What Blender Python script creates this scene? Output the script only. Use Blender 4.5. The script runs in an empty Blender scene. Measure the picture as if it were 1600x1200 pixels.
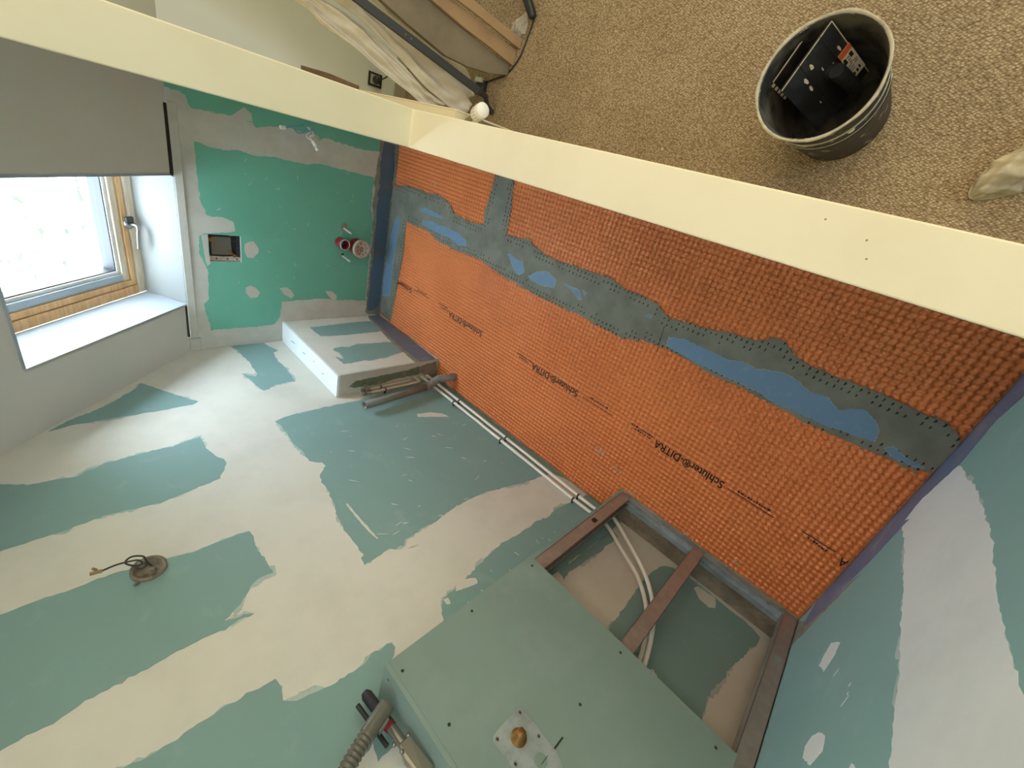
import bpy, bmesh, math, random
import numpy as np
from mathutils import Vector, Matrix
from mathutils.geometry import tessellate_polygon

random.seed(7)
SC = bpy.context.scene
COL = SC.collection

# ------------------------------------------------------------------ camera
F_PX = 649.88
cam_d = bpy.data.cameras.new('camera'); cam = bpy.data.objects.new('camera', cam_d); COL.objects.link(cam)
right = Vector((-0.69930, -0.24876, -0.67014)); down = Vector((-0.47820, 0.85962, 0.17991)); fwd = Vector((0.53131, 0.44628, -0.72010))
CAM = Vector((0, 0, 1.68))
cam.matrix_world = Matrix(((right.x, -down.x, -fwd.x, CAM.x), (right.y, -down.y, -fwd.y, CAM.y), (right.z, -down.z, -fwd.z, CAM.z), (0, 0, 0, 1)))
cam_d.sensor_width = 36; cam_d.sensor_fit = 'HORIZONTAL'; cam_d.lens = F_PX / 1600 * 36; cam_d.clip_start = 0.02; cam_d.clip_end = 500
SC.camera = cam

# ------------------------------------------------------------------ world, exposure, room light, added fill lights
SC.view_settings.view_transform = 'Standard'; SC.view_settings.look = 'None'
SC.view_settings.gamma = 1.0; SC.view_settings.use_curve_mapping = False
SC.view_settings.exposure = 0.0
W = bpy.data.worlds.new('sky'); SC.world = W; W.use_nodes = True
bg = W.node_tree.nodes['Background']; bg.inputs[0].default_value = (0.75, 0.89, 1.04, 1); bg.inputs[1].default_value = 23.5

def area_lamp(name, loc, target, size, power, col):
    d = bpy.data.lights.new(name, 'AREA'); d.shape = 'RECTANGLE'; d.size = size[0]; d.size_y = size[1]; d.energy = power; d.color = col
    o = bpy.data.objects.new(name, d); COL.objects.link(o); o.location = loc
    o.rotation_euler = (Vector(target) - Vector(loc)).to_track_quat('-Z', 'Y').to_euler()
    return o
LAMPS = [('ceiling_light_carpet_room', (0.2, -1.0, 2.57), (0.2, -1.0, 0.0), (1.8, 1.4), 27, (1, .80, .64)),
         ('fill_light_bathroom', (-0.25, 0.70, 2.25), (2.6, 0.65, 1.0), (0.6, 0.5), 5, (.72, .92, 1)),  # added fill towards the end wall, no light fitting here
         ('fill_light_far', (-2.35, -1.5, 1.5), (2.0, -1.0, 1.0), (1.6, 1.4), 42, (.72, .93, 1)),  # added soft fill from behind the camera; wall_far has no window
         ('fill_light_front', (0.5, -2.95, 1.5), (0.5, 1.0, 1.2), (2.0, 1.4), 31, (1, .93, .54))]  # added fill for the long wall; wall_front has no window
for L_ in LAMPS: area_lamp(*L_)

# ------------------------------------------------------------------ helpers
def s2l(c):
    return tuple((v/12.92 if v <= .04045 else ((v+.055)/1.055)**2.4) for v in (x/255 for x in c)) + (1,)

def new_mat(name):
    m = bpy.data.materials.new(name); m.use_nodes = True
    nt = m.node_tree; b = nt.nodes['Principled BSDF']
    return m, nt, b

def mat(name, rgb, rough=.6, metal=0., var=0., vscale=8., rgb2=None, lo=.4, hi=.6, bump=0., bscale=60., bdist=.001, spec=None, stretch=None, det=4):
    """plain surface; optional second colour mixed in by noise (wear, smears), optional fine relief"""
    m, nt, b = new_mat(name); N = nt.nodes; L = nt.links
    b.inputs['Roughness'].default_value = rough; b.inputs['Metallic'].default_value = metal
    if spec is not None: b.inputs['Specular IOR Level'].default_value = spec
    tc = N.new('ShaderNodeTexCoord'); mp = N.new('ShaderNodeMapping'); L.new(tc.outputs['Object'], mp.inputs['Vector'])
    if stretch: mp.inputs['Scale'].default_value = stretch
    col = s2l(rgb)
    if rgb2 is not None:
        n = N.new('ShaderNodeTexNoise'); n.inputs['Scale'].default_value = vscale; n.inputs['Detail'].default_value = det; n.inputs['Roughness'].default_value = .62
        L.new(mp.outputs[0], n.inputs['Vector'])
        r = N.new('ShaderNodeValToRGB'); r.color_ramp.elements[0].position = lo; r.color_ramp.elements[1].position = hi
        r.color_ramp.elements[0].color = col; r.color_ramp.elements[1].color = s2l(rgb2)
        L.new(n.outputs['Fac'], r.inputs['Fac']); src = r.outputs['Color']
    else:
        c = N.new('ShaderNodeRGB'); c.outputs[0].default_value = col; src = c.outputs[0]
    if var:
        n2 = N.new('ShaderNodeTexNoise'); n2.inputs['Scale'].default_value = 3.1; n2.inputs['Detail'].default_value = 6
        L.new(mp.outputs[0], n2.inputs['Vector'])
        mr = N.new('ShaderNodeMapRange'); mr.inputs['From Min'].default_value = .3; mr.inputs['From Max'].default_value = .7
        mr.inputs['To Min'].default_value = 1-var; mr.inputs['To Max'].default_value = 1+var
        L.new(n2.outputs['Fac'], mr.inputs['Value'])
        mx = N.new('ShaderNodeVectorMath'); mx.operation = 'SCALE'; L.new(src, mx.inputs[0]); L.new(mr.outputs[0], mx.inputs['Scale']); src = mx.outputs[0]
    L.new(src, b.inputs['Base Color'])
    if bump:
        n3 = N.new('ShaderNodeTexNoise'); n3.inputs['Scale'].default_value = bscale; n3.inputs['Detail'].default_value = 5
        L.new(mp.outputs[0], n3.inputs['Vector'])
        bp = N.new('ShaderNodeBump'); bp.inputs['Strength'].default_value = bump; bp.inputs['Distance'].default_value = bdist
        L.new(n3.outputs['Fac'], bp.inputs['Height']); L.new(bp.outputs[0], b.inputs['Normal'])
    return m

def tag(o, label=None, cat=None, group=None, kind=None):
    if label: o['label'] = label
    if cat: o['category'] = cat
    if group: o['group'] = group
    if kind: o['kind'] = kind
    return o

def mesh_obj(name, me, m=None, parent=None):
    o = bpy.data.objects.new(name, me); COL.objects.link(o)
    if m is not None and not me.materials: me.materials.append(m)
    if parent is not None: o.parent = parent
    return o

def empty(name, loc=(0, 0, 0), label=None, cat=None, group=None):
    o = bpy.data.objects.new(name, None); COL.objects.link(o); o.location = loc; o.empty_display_size = .05
    tag(o, label, cat, group)
    return o

class MB:
    """collects shapes given in world coordinates; build() links ONE object"""
    def __init__(s): s.v = []; s.f = []; s.sm = []
    def add(s, vs, fs, smooth=False):
        k = len(s.v); s.v += [tuple(v) for v in vs]; s.f += [tuple(i+k for i in f) for f in fs]; s.sm += [smooth]*len(fs); return s
    def box(s, x0, x1, y0, y1, z0, z1):
        return s.add([(x0,y0,z0),(x1,y0,z0),(x1,y1,z0),(x0,y1,z0),(x0,y0,z1),(x1,y0,z1),(x1,y1,z1),(x0,y1,z1)],
                     [(0,3,2,1),(4,5,6,7),(0,1,5,4),(1,2,6,5),(2,3,7,6),(3,0,4,7)])
    def obox(s, o, a, b, c):
        """box from corner o with edge vectors a,b,c"""
        o, a, b, c = map(Vector, (o, a, b, c))
        if a.cross(b).dot(c) < 0: a, b = b, a
        return s.add([o, o+a, o+a+b, o+b, o+c, o+a+c, o+a+b+c, o+b+c],
                     [(0,3,2,1),(4,5,6,7),(0,1,5,4),(1,2,6,5),(2,3,7,6),(3,0,4,7)])
    def prism(s, pts, vec):
        """closed outline pts (3D, planar) extruded by vec"""
        pts = [Vector(p) for p in pts]; vec = Vector(vec); n = len(pts)
        nrm = Vector((0,0,0))
        for i in range(n):
            a, b = pts[i], pts[(i+1) % n]; nrm += a.cross(b)
        if nrm.dot(vec) < 0: pts.reverse()
        tris = tessellate_polygon([pts])
        base = [t for t in tris]; vs = pts + [p+vec for p in pts]; fs = []
        for t in base:
            a, b, c = (pts[i] for i in t)
            if (b-a).cross(c-a).dot(vec) < 0: t = (t[0], t[2], t[1])
            fs.append((t[0]+n, t[1]+n, t[2]+n)); fs.append((t[0], t[2], t[1]))
        for i in range(n):
            j = (i+1) % n; fs.append((i, j, j+n, i+n))
        return s.add(vs, fs)
    def tube(s, path, r, seg=12, cap=True, r_list=None):
        path = [Vector(p) for p in path]; n = len(path); vs = []; fs = []
        t0 = (path[1]-path[0]).normalized(); up = Vector((0,0,1)) if abs(t0.z) < .9 else Vector((1,0,0))
        u = t0.cross(up).normalized(); 
        for i, p in enumerate(path):
            t = ((path[min(i+1, n-1)]-path[max(i-1, 0)])).normalized()
            u = (u - t*u.dot(t)).normalized(); w = t.cross(u)
            rr = r_list[i] if r_list else r
            for k in range(seg):
                a = 2*math.pi*k/seg; vs.append(p+u*math.cos(a)*rr+w*math.sin(a)*rr)
        for i in range(n-1):
            for k in range(seg):
                a = i*seg+k; b = i*seg+(k+1) % seg; fs.append((a, b, b+seg, a+seg))
        s.add(vs, fs, True)
        if cap:
            s.add(vs[:seg], [tuple(range(seg-1, -1, -1))]); s.add(vs[-seg:], [tuple(range(seg))])
        return s
    def pipe(s, path, r, wall, seg=20):
        """open-ended hollow pipe"""
        s.tube(path, r, seg, cap=False); k = len(s.v)
        m = MB(); m.tube(path, r-wall, seg, cap=False)
        s.add(m.v, [tuple(reversed(f)) for f in m.f], True)
        n = len(path)
        o0 = k-n*seg
        for end in (0, (n-1)*seg):
            for q in range(seg):
                a = o0+end+q; b = o0+end+(q+1) % seg
                s.f.append((a, a+n*seg, b+n*seg, b) if end == 0 else (a, b, b+n*seg, a+n*seg)); s.sm.append(False)
        return s
    def cyl(s, a, b, r, seg=16, r2=None):
        return s.tube([a, b], r, seg, True, [r, r if r2 is None else r2])
    def lathe(s, prof, c, seg=40, axis=None):
        """prof: list of (r, h) along +z from c"""
        c = Vector(c); vs = []; fs = []
        q = Vector((0,0,1)).rotation_difference(Vector(axis)) if axis is not None else None
        for r, h in prof:
            for k in range(seg):
                a = 2*math.pi*k/seg; p = Vector((r*math.cos(a), r*math.sin(a), h))
                if q: p = q @ p
                vs.append(c+p)
        for i in range(len(prof)-1):
            for k in range(seg):
                a = i*seg+k; b = i*seg+(k+1) % seg; fs.append((a, b, b+seg, a+seg))
        return s.add(vs, fs, True)
    def build(s, name, m, parent=None, bevel=0., org=None):
        me = bpy.data.meshes.new(name)
        # object origin at the base of its own shape
        co = np.array(s.v, dtype=float)
        if org is None:
            mn = co.min(0); mx = co.max(0); org = ((mn[0]+mx[0])/2, (mn[1]+mx[1])/2, mn[2])
        org = Vector(org)
        me.from_pydata([tuple(Vector(v)-org) for v in s.v], [], s.f)
        me.polygons.foreach_set('use_smooth', s.sm)
        me.validate(); me.update()
        o = mesh_obj(name, me, m, parent)
        o.location = org - (wloc(parent) if parent is not None else Vector((0,0,0)))
        if bevel:
            b = o.modifiers.new('bevel', 'BEVEL'); b.width = bevel; b.segments = 2; b.limit_method = 'ANGLE'; b.angle_limit = math.radians(40)
        return o

def wloc(o):
    p = Vector((0,0,0))
    while o is not None:
        p += o.location; o = o.parent
    return p

def curve_pts(pts, n=10):
    """Catmull-Rom through pts"""
    P = [Vector(p) for p in pts]; P = [2*P[0]-P[1]] + P + [2*P[-1]-P[-2]]; out = []
    for i in range(1, len(P)-2):
        for k in range(n):
            t = k/n
            out.append(.5*((2*P[i])+(-P[i-1]+P[i+1])*t+(2*P[i-1]-5*P[i]+4*P[i+1]-P[i+2])*t*t+(-P[i-1]+3*P[i]-3*P[i+1]+P[i+2])*t**3))
    out.append(P[-2]); return out

def rough(poly, amp=.003, step=.009, rnd=random):
    """torn trowel edge: resample and wobble a 2-D outline"""
    out = []; n = len(poly); drift = 0.
    for i in range(n):
        a = Vector(poly[i]); b = Vector(poly[(i+1) % n]); d = b-a; L = d.length
        if L < 1e-6: continue
        nrm = Vector((-d.y, d.x))/L; m = max(1, min(60, int(L/step)))
        for k in range(m):
            t = k/m; w = math.sin(math.pi*t)**.5 if m > 1 else 0
            drift = .7*drift+rnd.gauss(0, amp*.45)
            out.append(a+d*t+nrm*(drift+(rnd.gauss(0, amp*.35)))*min(1, w+.25))
    return out

def clip_rect(poly, y0, y1, z0, z1):
    """Sutherland-Hodgman clip of a 2-D outline to a rectangle"""
    def clip(P, f, inter):
        out = []
        for i in range(len(P)):
            a, b = P[i-1], P[i]
            if f(b):
                if not f(a): out.append(inter(a, b))
                out.append(b)
            elif f(a): out.append(inter(a, b))
        return out
    def ix(c, k):
        def g(a, b):
            t = (c-a[k])/(b[k]-a[k]); return Vector((a[0]+(b[0]-a[0])*t, a[1]+(b[1]-a[1])*t))
        return g
    P = clip(poly, lambda p: p[0] >= y0, ix(y0, 0)); P = clip(P, lambda p: p[0] <= y1, ix(y1, 0)) if P else P
    P = clip(P, lambda p: p[1] >= z0, ix(z0, 1)) if P else P; P = clip(P, lambda p: p[1] <= z1, ix(z1, 1)) if P else P
    return P

def patch(name, polys_uv, to3d, thick_vec, m, parent, amp=.003, step=.009, clamp=None):
    """thin coat of material lying on a wall or floor"""
    objs = []
    for poly in polys_uv:
        q = rough(poly, amp, step) if amp else [Vector(p) for p in poly]
        if clamp: q = [Vector(p) for p in clip_rect(q, *clamp)]
        q = [p for k, p in enumerate(q) if (p-q[k-1]).length > 2e-4]
        if len(q) < 3: continue
        mb = MB(); mb.prism([to3d(p.x, p.y) for p in q], thick_vec)
        objs.append(mb.build(name, m, parent))
    return objs


def halo(name, polys_uv, to3d, thick_vec, m, parent, clamp=None, mx=.012, seed=1):
    """thin feathered smear showing unevenly past the edge of a patch"""
    rr = random.Random(seed)
    for poly in polys_uv:
        q = rough(poly, .0015, .011, rr)
        ctr = sum(q, Vector((0, 0)))/len(q); n = len(q); w = 0.; out = []
        area = sum(q[k-1].x*q[k].y-q[k].x*q[k-1].y for k in range(n)); sg = 1 if area > 0 else -1
        for k in range(n):
            t = q[(k+1) % n]-q[k-1]; nr = Vector((t.y, -t.x))*sg; nr = nr.normalized() if nr.length > 1e-7 else Vector((0, 0))
            w = .86*w+rr.gauss(0, mx*.30); out.append(q[k]+nr*max(-.002, min(mx, w+rr.gauss(0, mx*.10))))
        if clamp: out = [Vector(p) for p in clip_rect(out, *clamp)]
        out = [p for k, p in enumerate(out) if (p-out[k-1]).length > 2e-4]
        if len(out) < 3: continue
        mb = MB(); mb.prism([to3d(p.x, p.y) for p in out], thick_vec); mb.build(name, m, parent)


# outlines of fillings, boards and bands, in metres on the plane of each wall
PATCHES = {
 'L_green': [
  [(2.314,1.435),(2.16,1.333),(2.072,1.269),(2.053,1.296),(2.056,1.522),(2.059,1.677),(2.042,1.758),(2.095,1.697),(2.144,1.611),(2.209,1.526),(2.26,1.474)],
  [(1.791,1.913),(1.738,1.817),(1.722,1.711),(1.758,1.64),(1.77,1.519),(1.773,1.417),(1.793,1.33),(1.693,1.326),(1.58,1.292),(1.495,1.336),(1.479,1.432),(1.458,1.53),(1.469,1.594),(1.481,1.672),(1.465,1.756),(1.459,1.85),(1.457,1.919)],
  [(1.224,1.923),(1.225,1.902),(1.226,1.835),(1.219,1.745),(1.222,1.691),(1.208,1.605),(1.189,1.501),(1.188,1.406),(1.182,1.336),(1.087,1.342),(0.976,1.334),(0.982,1.364),(0.965,1.406),(0.923,1.442),(0.896,1.495),(0.872,1.425),(0.873,1.474),(0.876,1.551),(0.876,1.621),(0.876,1.706),(0.874,1.783),(0.859,1.851),(0.858,1.913),(0.856,1.93)],
  [(0.69,1.869),(0.674,1.745),(0.665,1.665),(0.667,1.603),(0.664,1.537),(0.659,1.444),(0.63,1.44),(0.596,1.449),(0.575,1.424),(0.563,1.368),(0.552,1.329),(0.549,1.281),(0.549,1.246),(0.564,1.217),(0.552,1.155),(0.538,1.153),(0.512,1.18),(0.448,1.182),(0.365,1.206),(0.323,1.245),(0.331,1.293),(0.333,1.319),(0.329,1.331),(0.372,1.322),(0.365,1.354),(0.364,1.39),(0.314,1.481)],
  [(1.781,1.032),(1.803,0.947),(1.806,0.825),(1.801,0.689),(1.796,0.56),(1.839,0.32),(1.865,0.071),(1.892,-0.034),(1.867,-0.104),(1.36,-0.002),(0.981,-0.0),(0.674,-0.019),(0.748,0.011),(0.794,0.043),(0.816,0.131),(0.828,0.245),(0.872,0.415),(0.886,0.557),(0.881,0.686),(0.863,0.764),(0.866,0.823),(0.857,0.907),(0.834,0.927),(0.835,0.96),(0.85,0.987),(0.843,1.041),(0.84,1.087),(0.871,1.082),(0.88,1.065),(0.936,1.068),(1.004,1.07),(1.091,1.059),(1.156,1.043),(1.265,1.026),(1.336,1.018),(1.378,0.974),(1.409,0.977),(1.44,1.016),(1.496,1.017),(1.579,1.028),(1.679,1.022)],
  [(0.578,-0.063),(0.607,0.147),(0.62,0.224),(0.607,0.306),(0.624,0.375),(0.616,0.437),(0.622,0.571),(0.617,0.659),(0.603,0.748),(0.589,0.822),(0.585,0.874),(0.574,0.935),(0.544,0.967),(0.512,0.984),(0.494,0.981),(0.467,0.891),(0.4,0.542),(0.377,0.157),(0.381,0.003)],
  [(0.394,0.499),(0.392,0.449),(0.378,0.091),(0.336,0.107),(0.338,0.15),(0.367,0.465),(0.355,0.507)],
  [(2.663,1.052),(2.678,1.006),(2.699,0.943),(2.711,0.79),(2.635,0.797),(2.556,0.784),(2.493,0.756),(2.467,0.791),(2.349,0.806),(2.281,0.8),(2.102,0.808),(2.107,0.863),(2.104,0.914),(2.071,0.957),(2.067,0.983),(2.129,0.999),(2.204,1.005),(2.268,1.019),(2.22,0.969),(2.239,0.956),(2.393,0.944),(2.558,0.958),(2.636,0.985)],
  [(0.129,0.556),(0.146,0.239),(0.14,0.132),(0.117,0.054),(0.07,0.02),(0.02,0.016),(-0.104,0.014),(-0.226,0.019),(-0.289,0.038),(-0.287,0.091),(-0.247,0.238),(-0.234,0.341),(-0.222,0.381),(-0.222,0.435),(-0.23,0.56),(-0.237,0.656),(-0.115,0.753),(0.112,0.766)],
 ],
 'L_dab': [
  [(1.551,0.373),(1.527,0.382),(1.497,0.315),(1.451,0.215),(1.497,0.236),(1.536,0.291)],
  [(-0.015,0.051),(-0.025,0.026),(-0.1,0.019),(-0.116,0.068),(-0.096,0.09),(-0.054,0.087)],
  [(-0.038,0.556),(-0.046,0.523),(-0.066,0.53),(-0.08,0.564),(-0.055,0.566)],
  [(0.585,0.874),(0.593,0.837),(0.568,0.793),(0.548,0.801),(0.557,0.844),(0.571,0.885)],
  [(0.57,0.941),(0.567,0.924),(0.545,0.93),(0.551,0.942)],
  [(1.129,1.006),(1.133,0.999),(1.051,0.996),(0.914,0.988),(0.914,0.994),(1.003,1.005)],
 ],
 'E_green': [
  [(0.262,1.071),(0.273,1.019),(0.276,0.954),(0.262,0.899),(0.274,0.814),(0.262,0.738),(0.263,0.659),(0.266,0.558),(0.252,0.516),(0.253,0.394),(0.26,0.275),(0.264,0.146),(0.352,0.15),(0.448,0.149),(0.546,0.124),(0.651,0.127),(0.871,0.128),(1.082,0.121),(1.069,0.344),(1.057,0.41),(1.059,0.606),(1.069,0.69),(1.166,0.701),(1.212,0.727),(1.224,0.836),(1.223,0.981),(1.227,1.069),(1.16,1.077),(1.064,1.088),(1.035,1.063),(0.884,1.059),(0.832,1.075),(0.783,1.091),(0.7,1.085),(0.682,1.06),(0.662,0.924),(0.612,0.928),(0.592,0.979),(0.592,1.04),(0.533,1.065),(0.445,1.07),(0.361,1.073)],
  [(0.042,1.177),(0.041,0.808),(0.042,0.128),(0.115,0.124),(0.126,0.266),(0.12,0.345),(0.114,0.468),(0.131,0.492),(0.102,0.528),(0.113,0.605),(0.108,0.685),(0.143,0.811),(0.124,0.824),(0.123,0.92),(0.125,0.98),(0.122,1.041),(0.13,1.071),(0.109,1.085),(0.081,1.092),(0.072,1.112),(0.075,1.139),(0.069,1.152),(0.073,1.174)],
 ],
 'E_dab': [
  [(0.723,0.878),(0.711,0.856),(0.707,0.836),(0.744,0.812),(0.769,0.812),(0.803,0.845),(0.797,0.871),(0.762,0.882)],
  [(0.975,0.883),(0.96,0.856),(0.976,0.83),(1.004,0.81),(1.035,0.825),(1.038,0.858),(1.006,0.884)],
  [(0.978,0.704),(0.974,0.66),(0.995,0.634),(1.029,0.615),(1.046,0.633),(1.019,0.675)],
  [(1.004,0.422),(1.005,0.379),(1.037,0.341),(1.069,0.344),(1.063,0.375)],
  [(0.133,0.96),(0.126,0.933),(0.133,0.894),(0.121,0.824),(0.089,0.829),(0.067,0.859),(0.086,0.878),(0.116,0.914)],
  [(0.693,1.077),(0.685,1.049),(0.791,1.047),(0.838,1.042),(0.853,1.06),(0.815,1.066),(0.732,1.071)],
 ],
 'E_mortar': [
  [(0.035,0.125),(0.056,-0.08),(0.057,-0.009),(0.176,0.002),(0.411,0.003),(0.655,0.0),(0.892,0.0),(1.204,-0.006),(1.187,0.095),(1.171,0.117),(1.034,0.121),(0.87,0.118),(0.638,0.119),(0.526,0.126),(0.428,0.142),(0.349,0.132),(0.294,0.147),(0.182,0.134),(0.109,0.129)],
 ],
 'E_blue': [
  [(0.058,0.105),(0.062,0.023),(0.178,0.016),(0.332,0.014),(0.453,0.017),(0.656,0.01),(0.892,0.011),(1.126,0.014),(1.14,0.033),(1.154,0.058),(1.162,0.093),(1.132,0.106),(1.01,0.104),(0.87,0.104),(0.662,0.102),(0.463,0.106),(0.383,0.101),(0.366,0.112),(0.306,0.101),(0.288,0.108),(0.196,0.114),(0.105,0.108)],
 ],
 'R_blue': [
  [(0.04,-0.029),(0.089,0.128),(0.164,0.126),(0.251,0.1),(0.384,0.129),(0.52,0.092),(0.605,0.105),(0.578,0.138),(0.769,0.143),(0.827,0.138),(0.948,0.137),(1.092,0.121),(1.131,0.081),(1.066,0.013),(0.924,0.007),(0.489,-0.01),(0.131,-0.024)],
 ],
 'R_residue': [
  [(0.825,0.152),(0.799,0.158),(0.921,0.154),(1.114,0.154),(1.179,0.149),(1.205,0.047),(1.176,0.016),(1.097,0.105),(0.948,0.137)],
 ],
 'R_comp': [
  [(0.384,0.129),(0.378,0.165),(0.359,0.386),(0.361,0.526),(0.372,0.63),(0.381,0.707),(0.391,0.781),(0.393,0.825),(0.395,0.888),(0.395,0.938),(0.396,0.982),(0.395,1.059),(0.394,1.138),(0.413,1.194),(0.662,1.121),(0.645,0.94),(0.633,0.83),(0.621,0.73),(0.611,0.563),(0.605,0.47),(0.608,0.417),(0.601,0.286),(0.606,0.123),(0.52,0.092)],
 ],
 'R_dab': [
  [(0.9,0.398),(0.855,0.44),(0.873,0.478),(0.915,0.505),(0.948,0.453),(0.928,0.422)],
  [(0.913,0.717),(0.882,0.723),(0.855,0.751),(0.855,0.79),(0.895,0.802),(0.935,0.763),(0.934,0.731)],
  [(0.748,0.877),(0.735,0.895),(0.742,0.91),(0.762,0.894)],
 ],
 'F_mortar': [
  [(2.61,0.06),(2.584,0.286),(2.427,0.259),(2.315,0.252),(2.243,0.258),(2.143,0.241),(2.066,0.25),(2.016,0.27),(1.96,0.309),(1.88,0.315),(1.797,0.314),(1.713,0.302),(1.723,0.225),(1.708,0.112),(1.7,-0.034),(1.572,-0.056),(1.575,0.048),(1.545,0.183),(1.533,0.304),(1.381,0.286),(1.232,0.328),(1.052,0.318),(0.975,0.309),(0.88,0.303),(0.809,0.323),(0.712,0.32),(0.635,0.326),(0.572,0.361),(0.508,0.35),(0.394,0.335),(0.324,0.319),(0.268,0.315),(0.228,0.297),(0.194,0.274),(0.154,0.287),(0.124,0.309),(0.06,0.32),(-0.019,0.319),(-0.095,0.317),(-0.164,0.315),(-0.234,0.319),(-0.279,0.315),(-0.32,0.327),(-0.341,0.352),(-0.342,0.469),(-0.294,0.481),(-0.23,0.486),(-0.138,0.492),(-0.033,0.496),(0.058,0.492),(0.12,0.492),(0.227,0.485),(0.35,0.49),(0.387,0.484),(0.473,0.482),(0.547,0.477),(0.653,0.495),(0.723,0.518),(0.808,0.519),(0.973,0.511),(1.092,0.518),(1.228,0.518),(1.523,0.508),(1.689,0.481),(1.913,0.496),(2.057,0.49),(2.174,0.466),(2.418,0.472),(2.404,0.689),(2.429,0.921),(2.446,1.184),(2.596,1.182)],
 ],
 'F_blue': [
  [(2.287,0.357),(2.241,0.342),(2.142,0.344),(2.047,0.348),(2.074,0.363),(2.185,0.366),(2.253,0.372)],
  [(2.24,0.42),(2.166,0.399),(2.078,0.405),(1.996,0.399),(1.907,0.397),(1.833,0.414),(1.811,0.447),(1.894,0.46),(1.977,0.441),(2.069,0.448),(2.236,0.436)],
  [(2.521,0.45),(2.481,0.489),(2.495,0.631),(2.503,0.773),(2.494,1.002),(2.581,1.036),(2.598,0.912),(2.581,0.79),(2.574,0.632),(2.547,0.506)],
  [(1.493,0.395),(1.469,0.384),(1.433,0.399),(1.383,0.396),(1.359,0.441),(1.387,0.467),(1.431,0.449),(1.456,0.42)],
  [(1.321,0.448),(1.269,0.41),(1.22,0.393),(1.155,0.41),(1.152,0.449),(1.207,0.46),(1.302,0.461)],
  [(1.099,0.411),(1.015,0.408),(0.98,0.447),(1.009,0.449),(1.041,0.427)],
  [(0.995,0.401),(0.969,0.406),(0.98,0.419)],
  [(0.672,0.389),(0.644,0.377),(0.642,0.388),(0.666,0.395)],
  [(0.542,0.426),(0.479,0.411),(0.396,0.411),(0.302,0.413),(0.257,0.396),(0.203,0.402),(0.14,0.379),(0.1,0.375),(0.031,0.398),(-0.019,0.388),(-0.06,0.412),(-0.113,0.379),(-0.156,0.394),(-0.183,0.425),(-0.19,0.456),(-0.147,0.465),(-0.05,0.477),(0.064,0.48),(0.126,0.479),(0.161,0.472),(0.39,0.477),(0.534,0.468)],
  [(-0.217,0.462),(-0.234,0.44),(-0.262,0.455),(-0.304,0.459),(-0.32,0.464),(-0.299,0.473),(-0.254,0.476)],
 ],
 'F_smallprint': [
  [(0.078,0.871),(-0.096,0.873)],
  [(0.046,0.859),(-0.065,0.857)],
  [(0.533,0.851),(0.431,0.853)],
  [(0.517,0.865),(0.434,0.866)],
  [(-0.188,0.858),(-0.295,0.858)],
  [(-0.209,0.866),(-0.276,0.875)],
  [(0.802,0.869),(0.629,0.87)],
  [(0.764,0.85),(0.663,0.851)],
  [(1.257,0.852),(1.146,0.855)],
  [(1.238,0.866),(1.16,0.869)],
  [(2.227,0.86),(2.062,0.857)],
  [(2.193,0.847),(2.094,0.845)],
  [(1.963,0.846),(1.871,0.847)],
  [(1.945,0.864),(1.86,0.863)],
 ],
 'CF_green': [
  [(2.497,0.563),(2.497,0.531),(2.509,0.352),(2.522,0.219),(2.518,0.127),(2.459,0.122),(2.356,0.137),(2.341,0.179),(2.341,0.286),(2.345,0.433),(2.348,0.516),(2.358,0.557),(2.419,0.565)],
  [(2.182,0.559),(2.189,0.511),(2.176,0.462),(2.206,0.399),(2.194,0.331),(2.182,0.219),(2.173,0.16),(2.032,0.151),(2.005,0.275),(1.985,0.337),(1.984,0.387),(1.98,0.437),(1.992,0.463),(1.982,0.549),(1.987,0.594),(2.08,0.595),(2.035,0.57),(2.059,0.558),(2.125,0.551),(2.159,0.566)],
 ],
 'CF_blue': [
  [(2.612,0.092),(2.635,-0.028),(2.449,-0.0),(1.866,0.023),(1.824,0.055),(1.806,0.153),(1.956,0.147),(2.129,0.143),(2.357,0.114),(2.494,0.101)],
 ],
 'CF_residue': [
  [(2.625,0.09),(2.635,-0.028),(2.449,-0.0),(1.866,0.023),(1.816,0.061),(1.799,0.19),(1.996,0.175),(2.18,0.166),(2.434,0.125),(2.549,0.116)],
 ],
 'CS_green': [
  [(1.287,0.616),(1.252,0.58),(1.248,0.469),(1.251,0.398),(1.238,0.197),(1.225,0.089),(1.215,0.015),(1.249,0.008),(1.285,0.048),(1.292,0.293),(1.305,0.44),(1.298,0.576)],
 ],
 'CS_residue': [
  [(1.236,0.148),(1.226,0.013),(1.352,-0.014),(1.314,0.071),(1.284,0.145)],
 ],
}

# ------------------------------------------------------------------ materials
BOARD = mat('green_plasterboard', (134,164,161), .8, rgb2=(150,177,173), vscale=7, lo=.56, hi=.80, var=.03, bump=.1, bscale=200, stretch=(1,1,1.6))
BOARD_R = mat('right_wall_plasterboard', (146,184,184), .8, rgb2=(160,194,192), vscale=6, lo=.56, hi=.80, var=.03, bump=.1, bscale=200)  # green board brightened to make up for weak light on this wall
BOARD_E = mat('deep_green_plasterboard', (110,182,160), .75, rgb2=(118,188,166), vscale=9, lo=.55, hi=.8, var=.04, bump=.1, bscale=200)
BOARD_P = mat('new_green_plasterboard', (134,154,147), .8, rgb2=(144,162,156), vscale=5, lo=.5, hi=.75, var=.04, bump=.1, bscale=250)
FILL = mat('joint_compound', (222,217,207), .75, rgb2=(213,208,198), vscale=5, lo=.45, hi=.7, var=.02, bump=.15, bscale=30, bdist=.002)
FILL_R = mat('joint_compound_brightened', (240,244,246), .75, rgb2=(232,236,238), vscale=5, lo=.45, hi=.7, var=.02, bump=.15, bscale=30, bdist=.002)  # filler copy with the right wall's window light put into its colour
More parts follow.
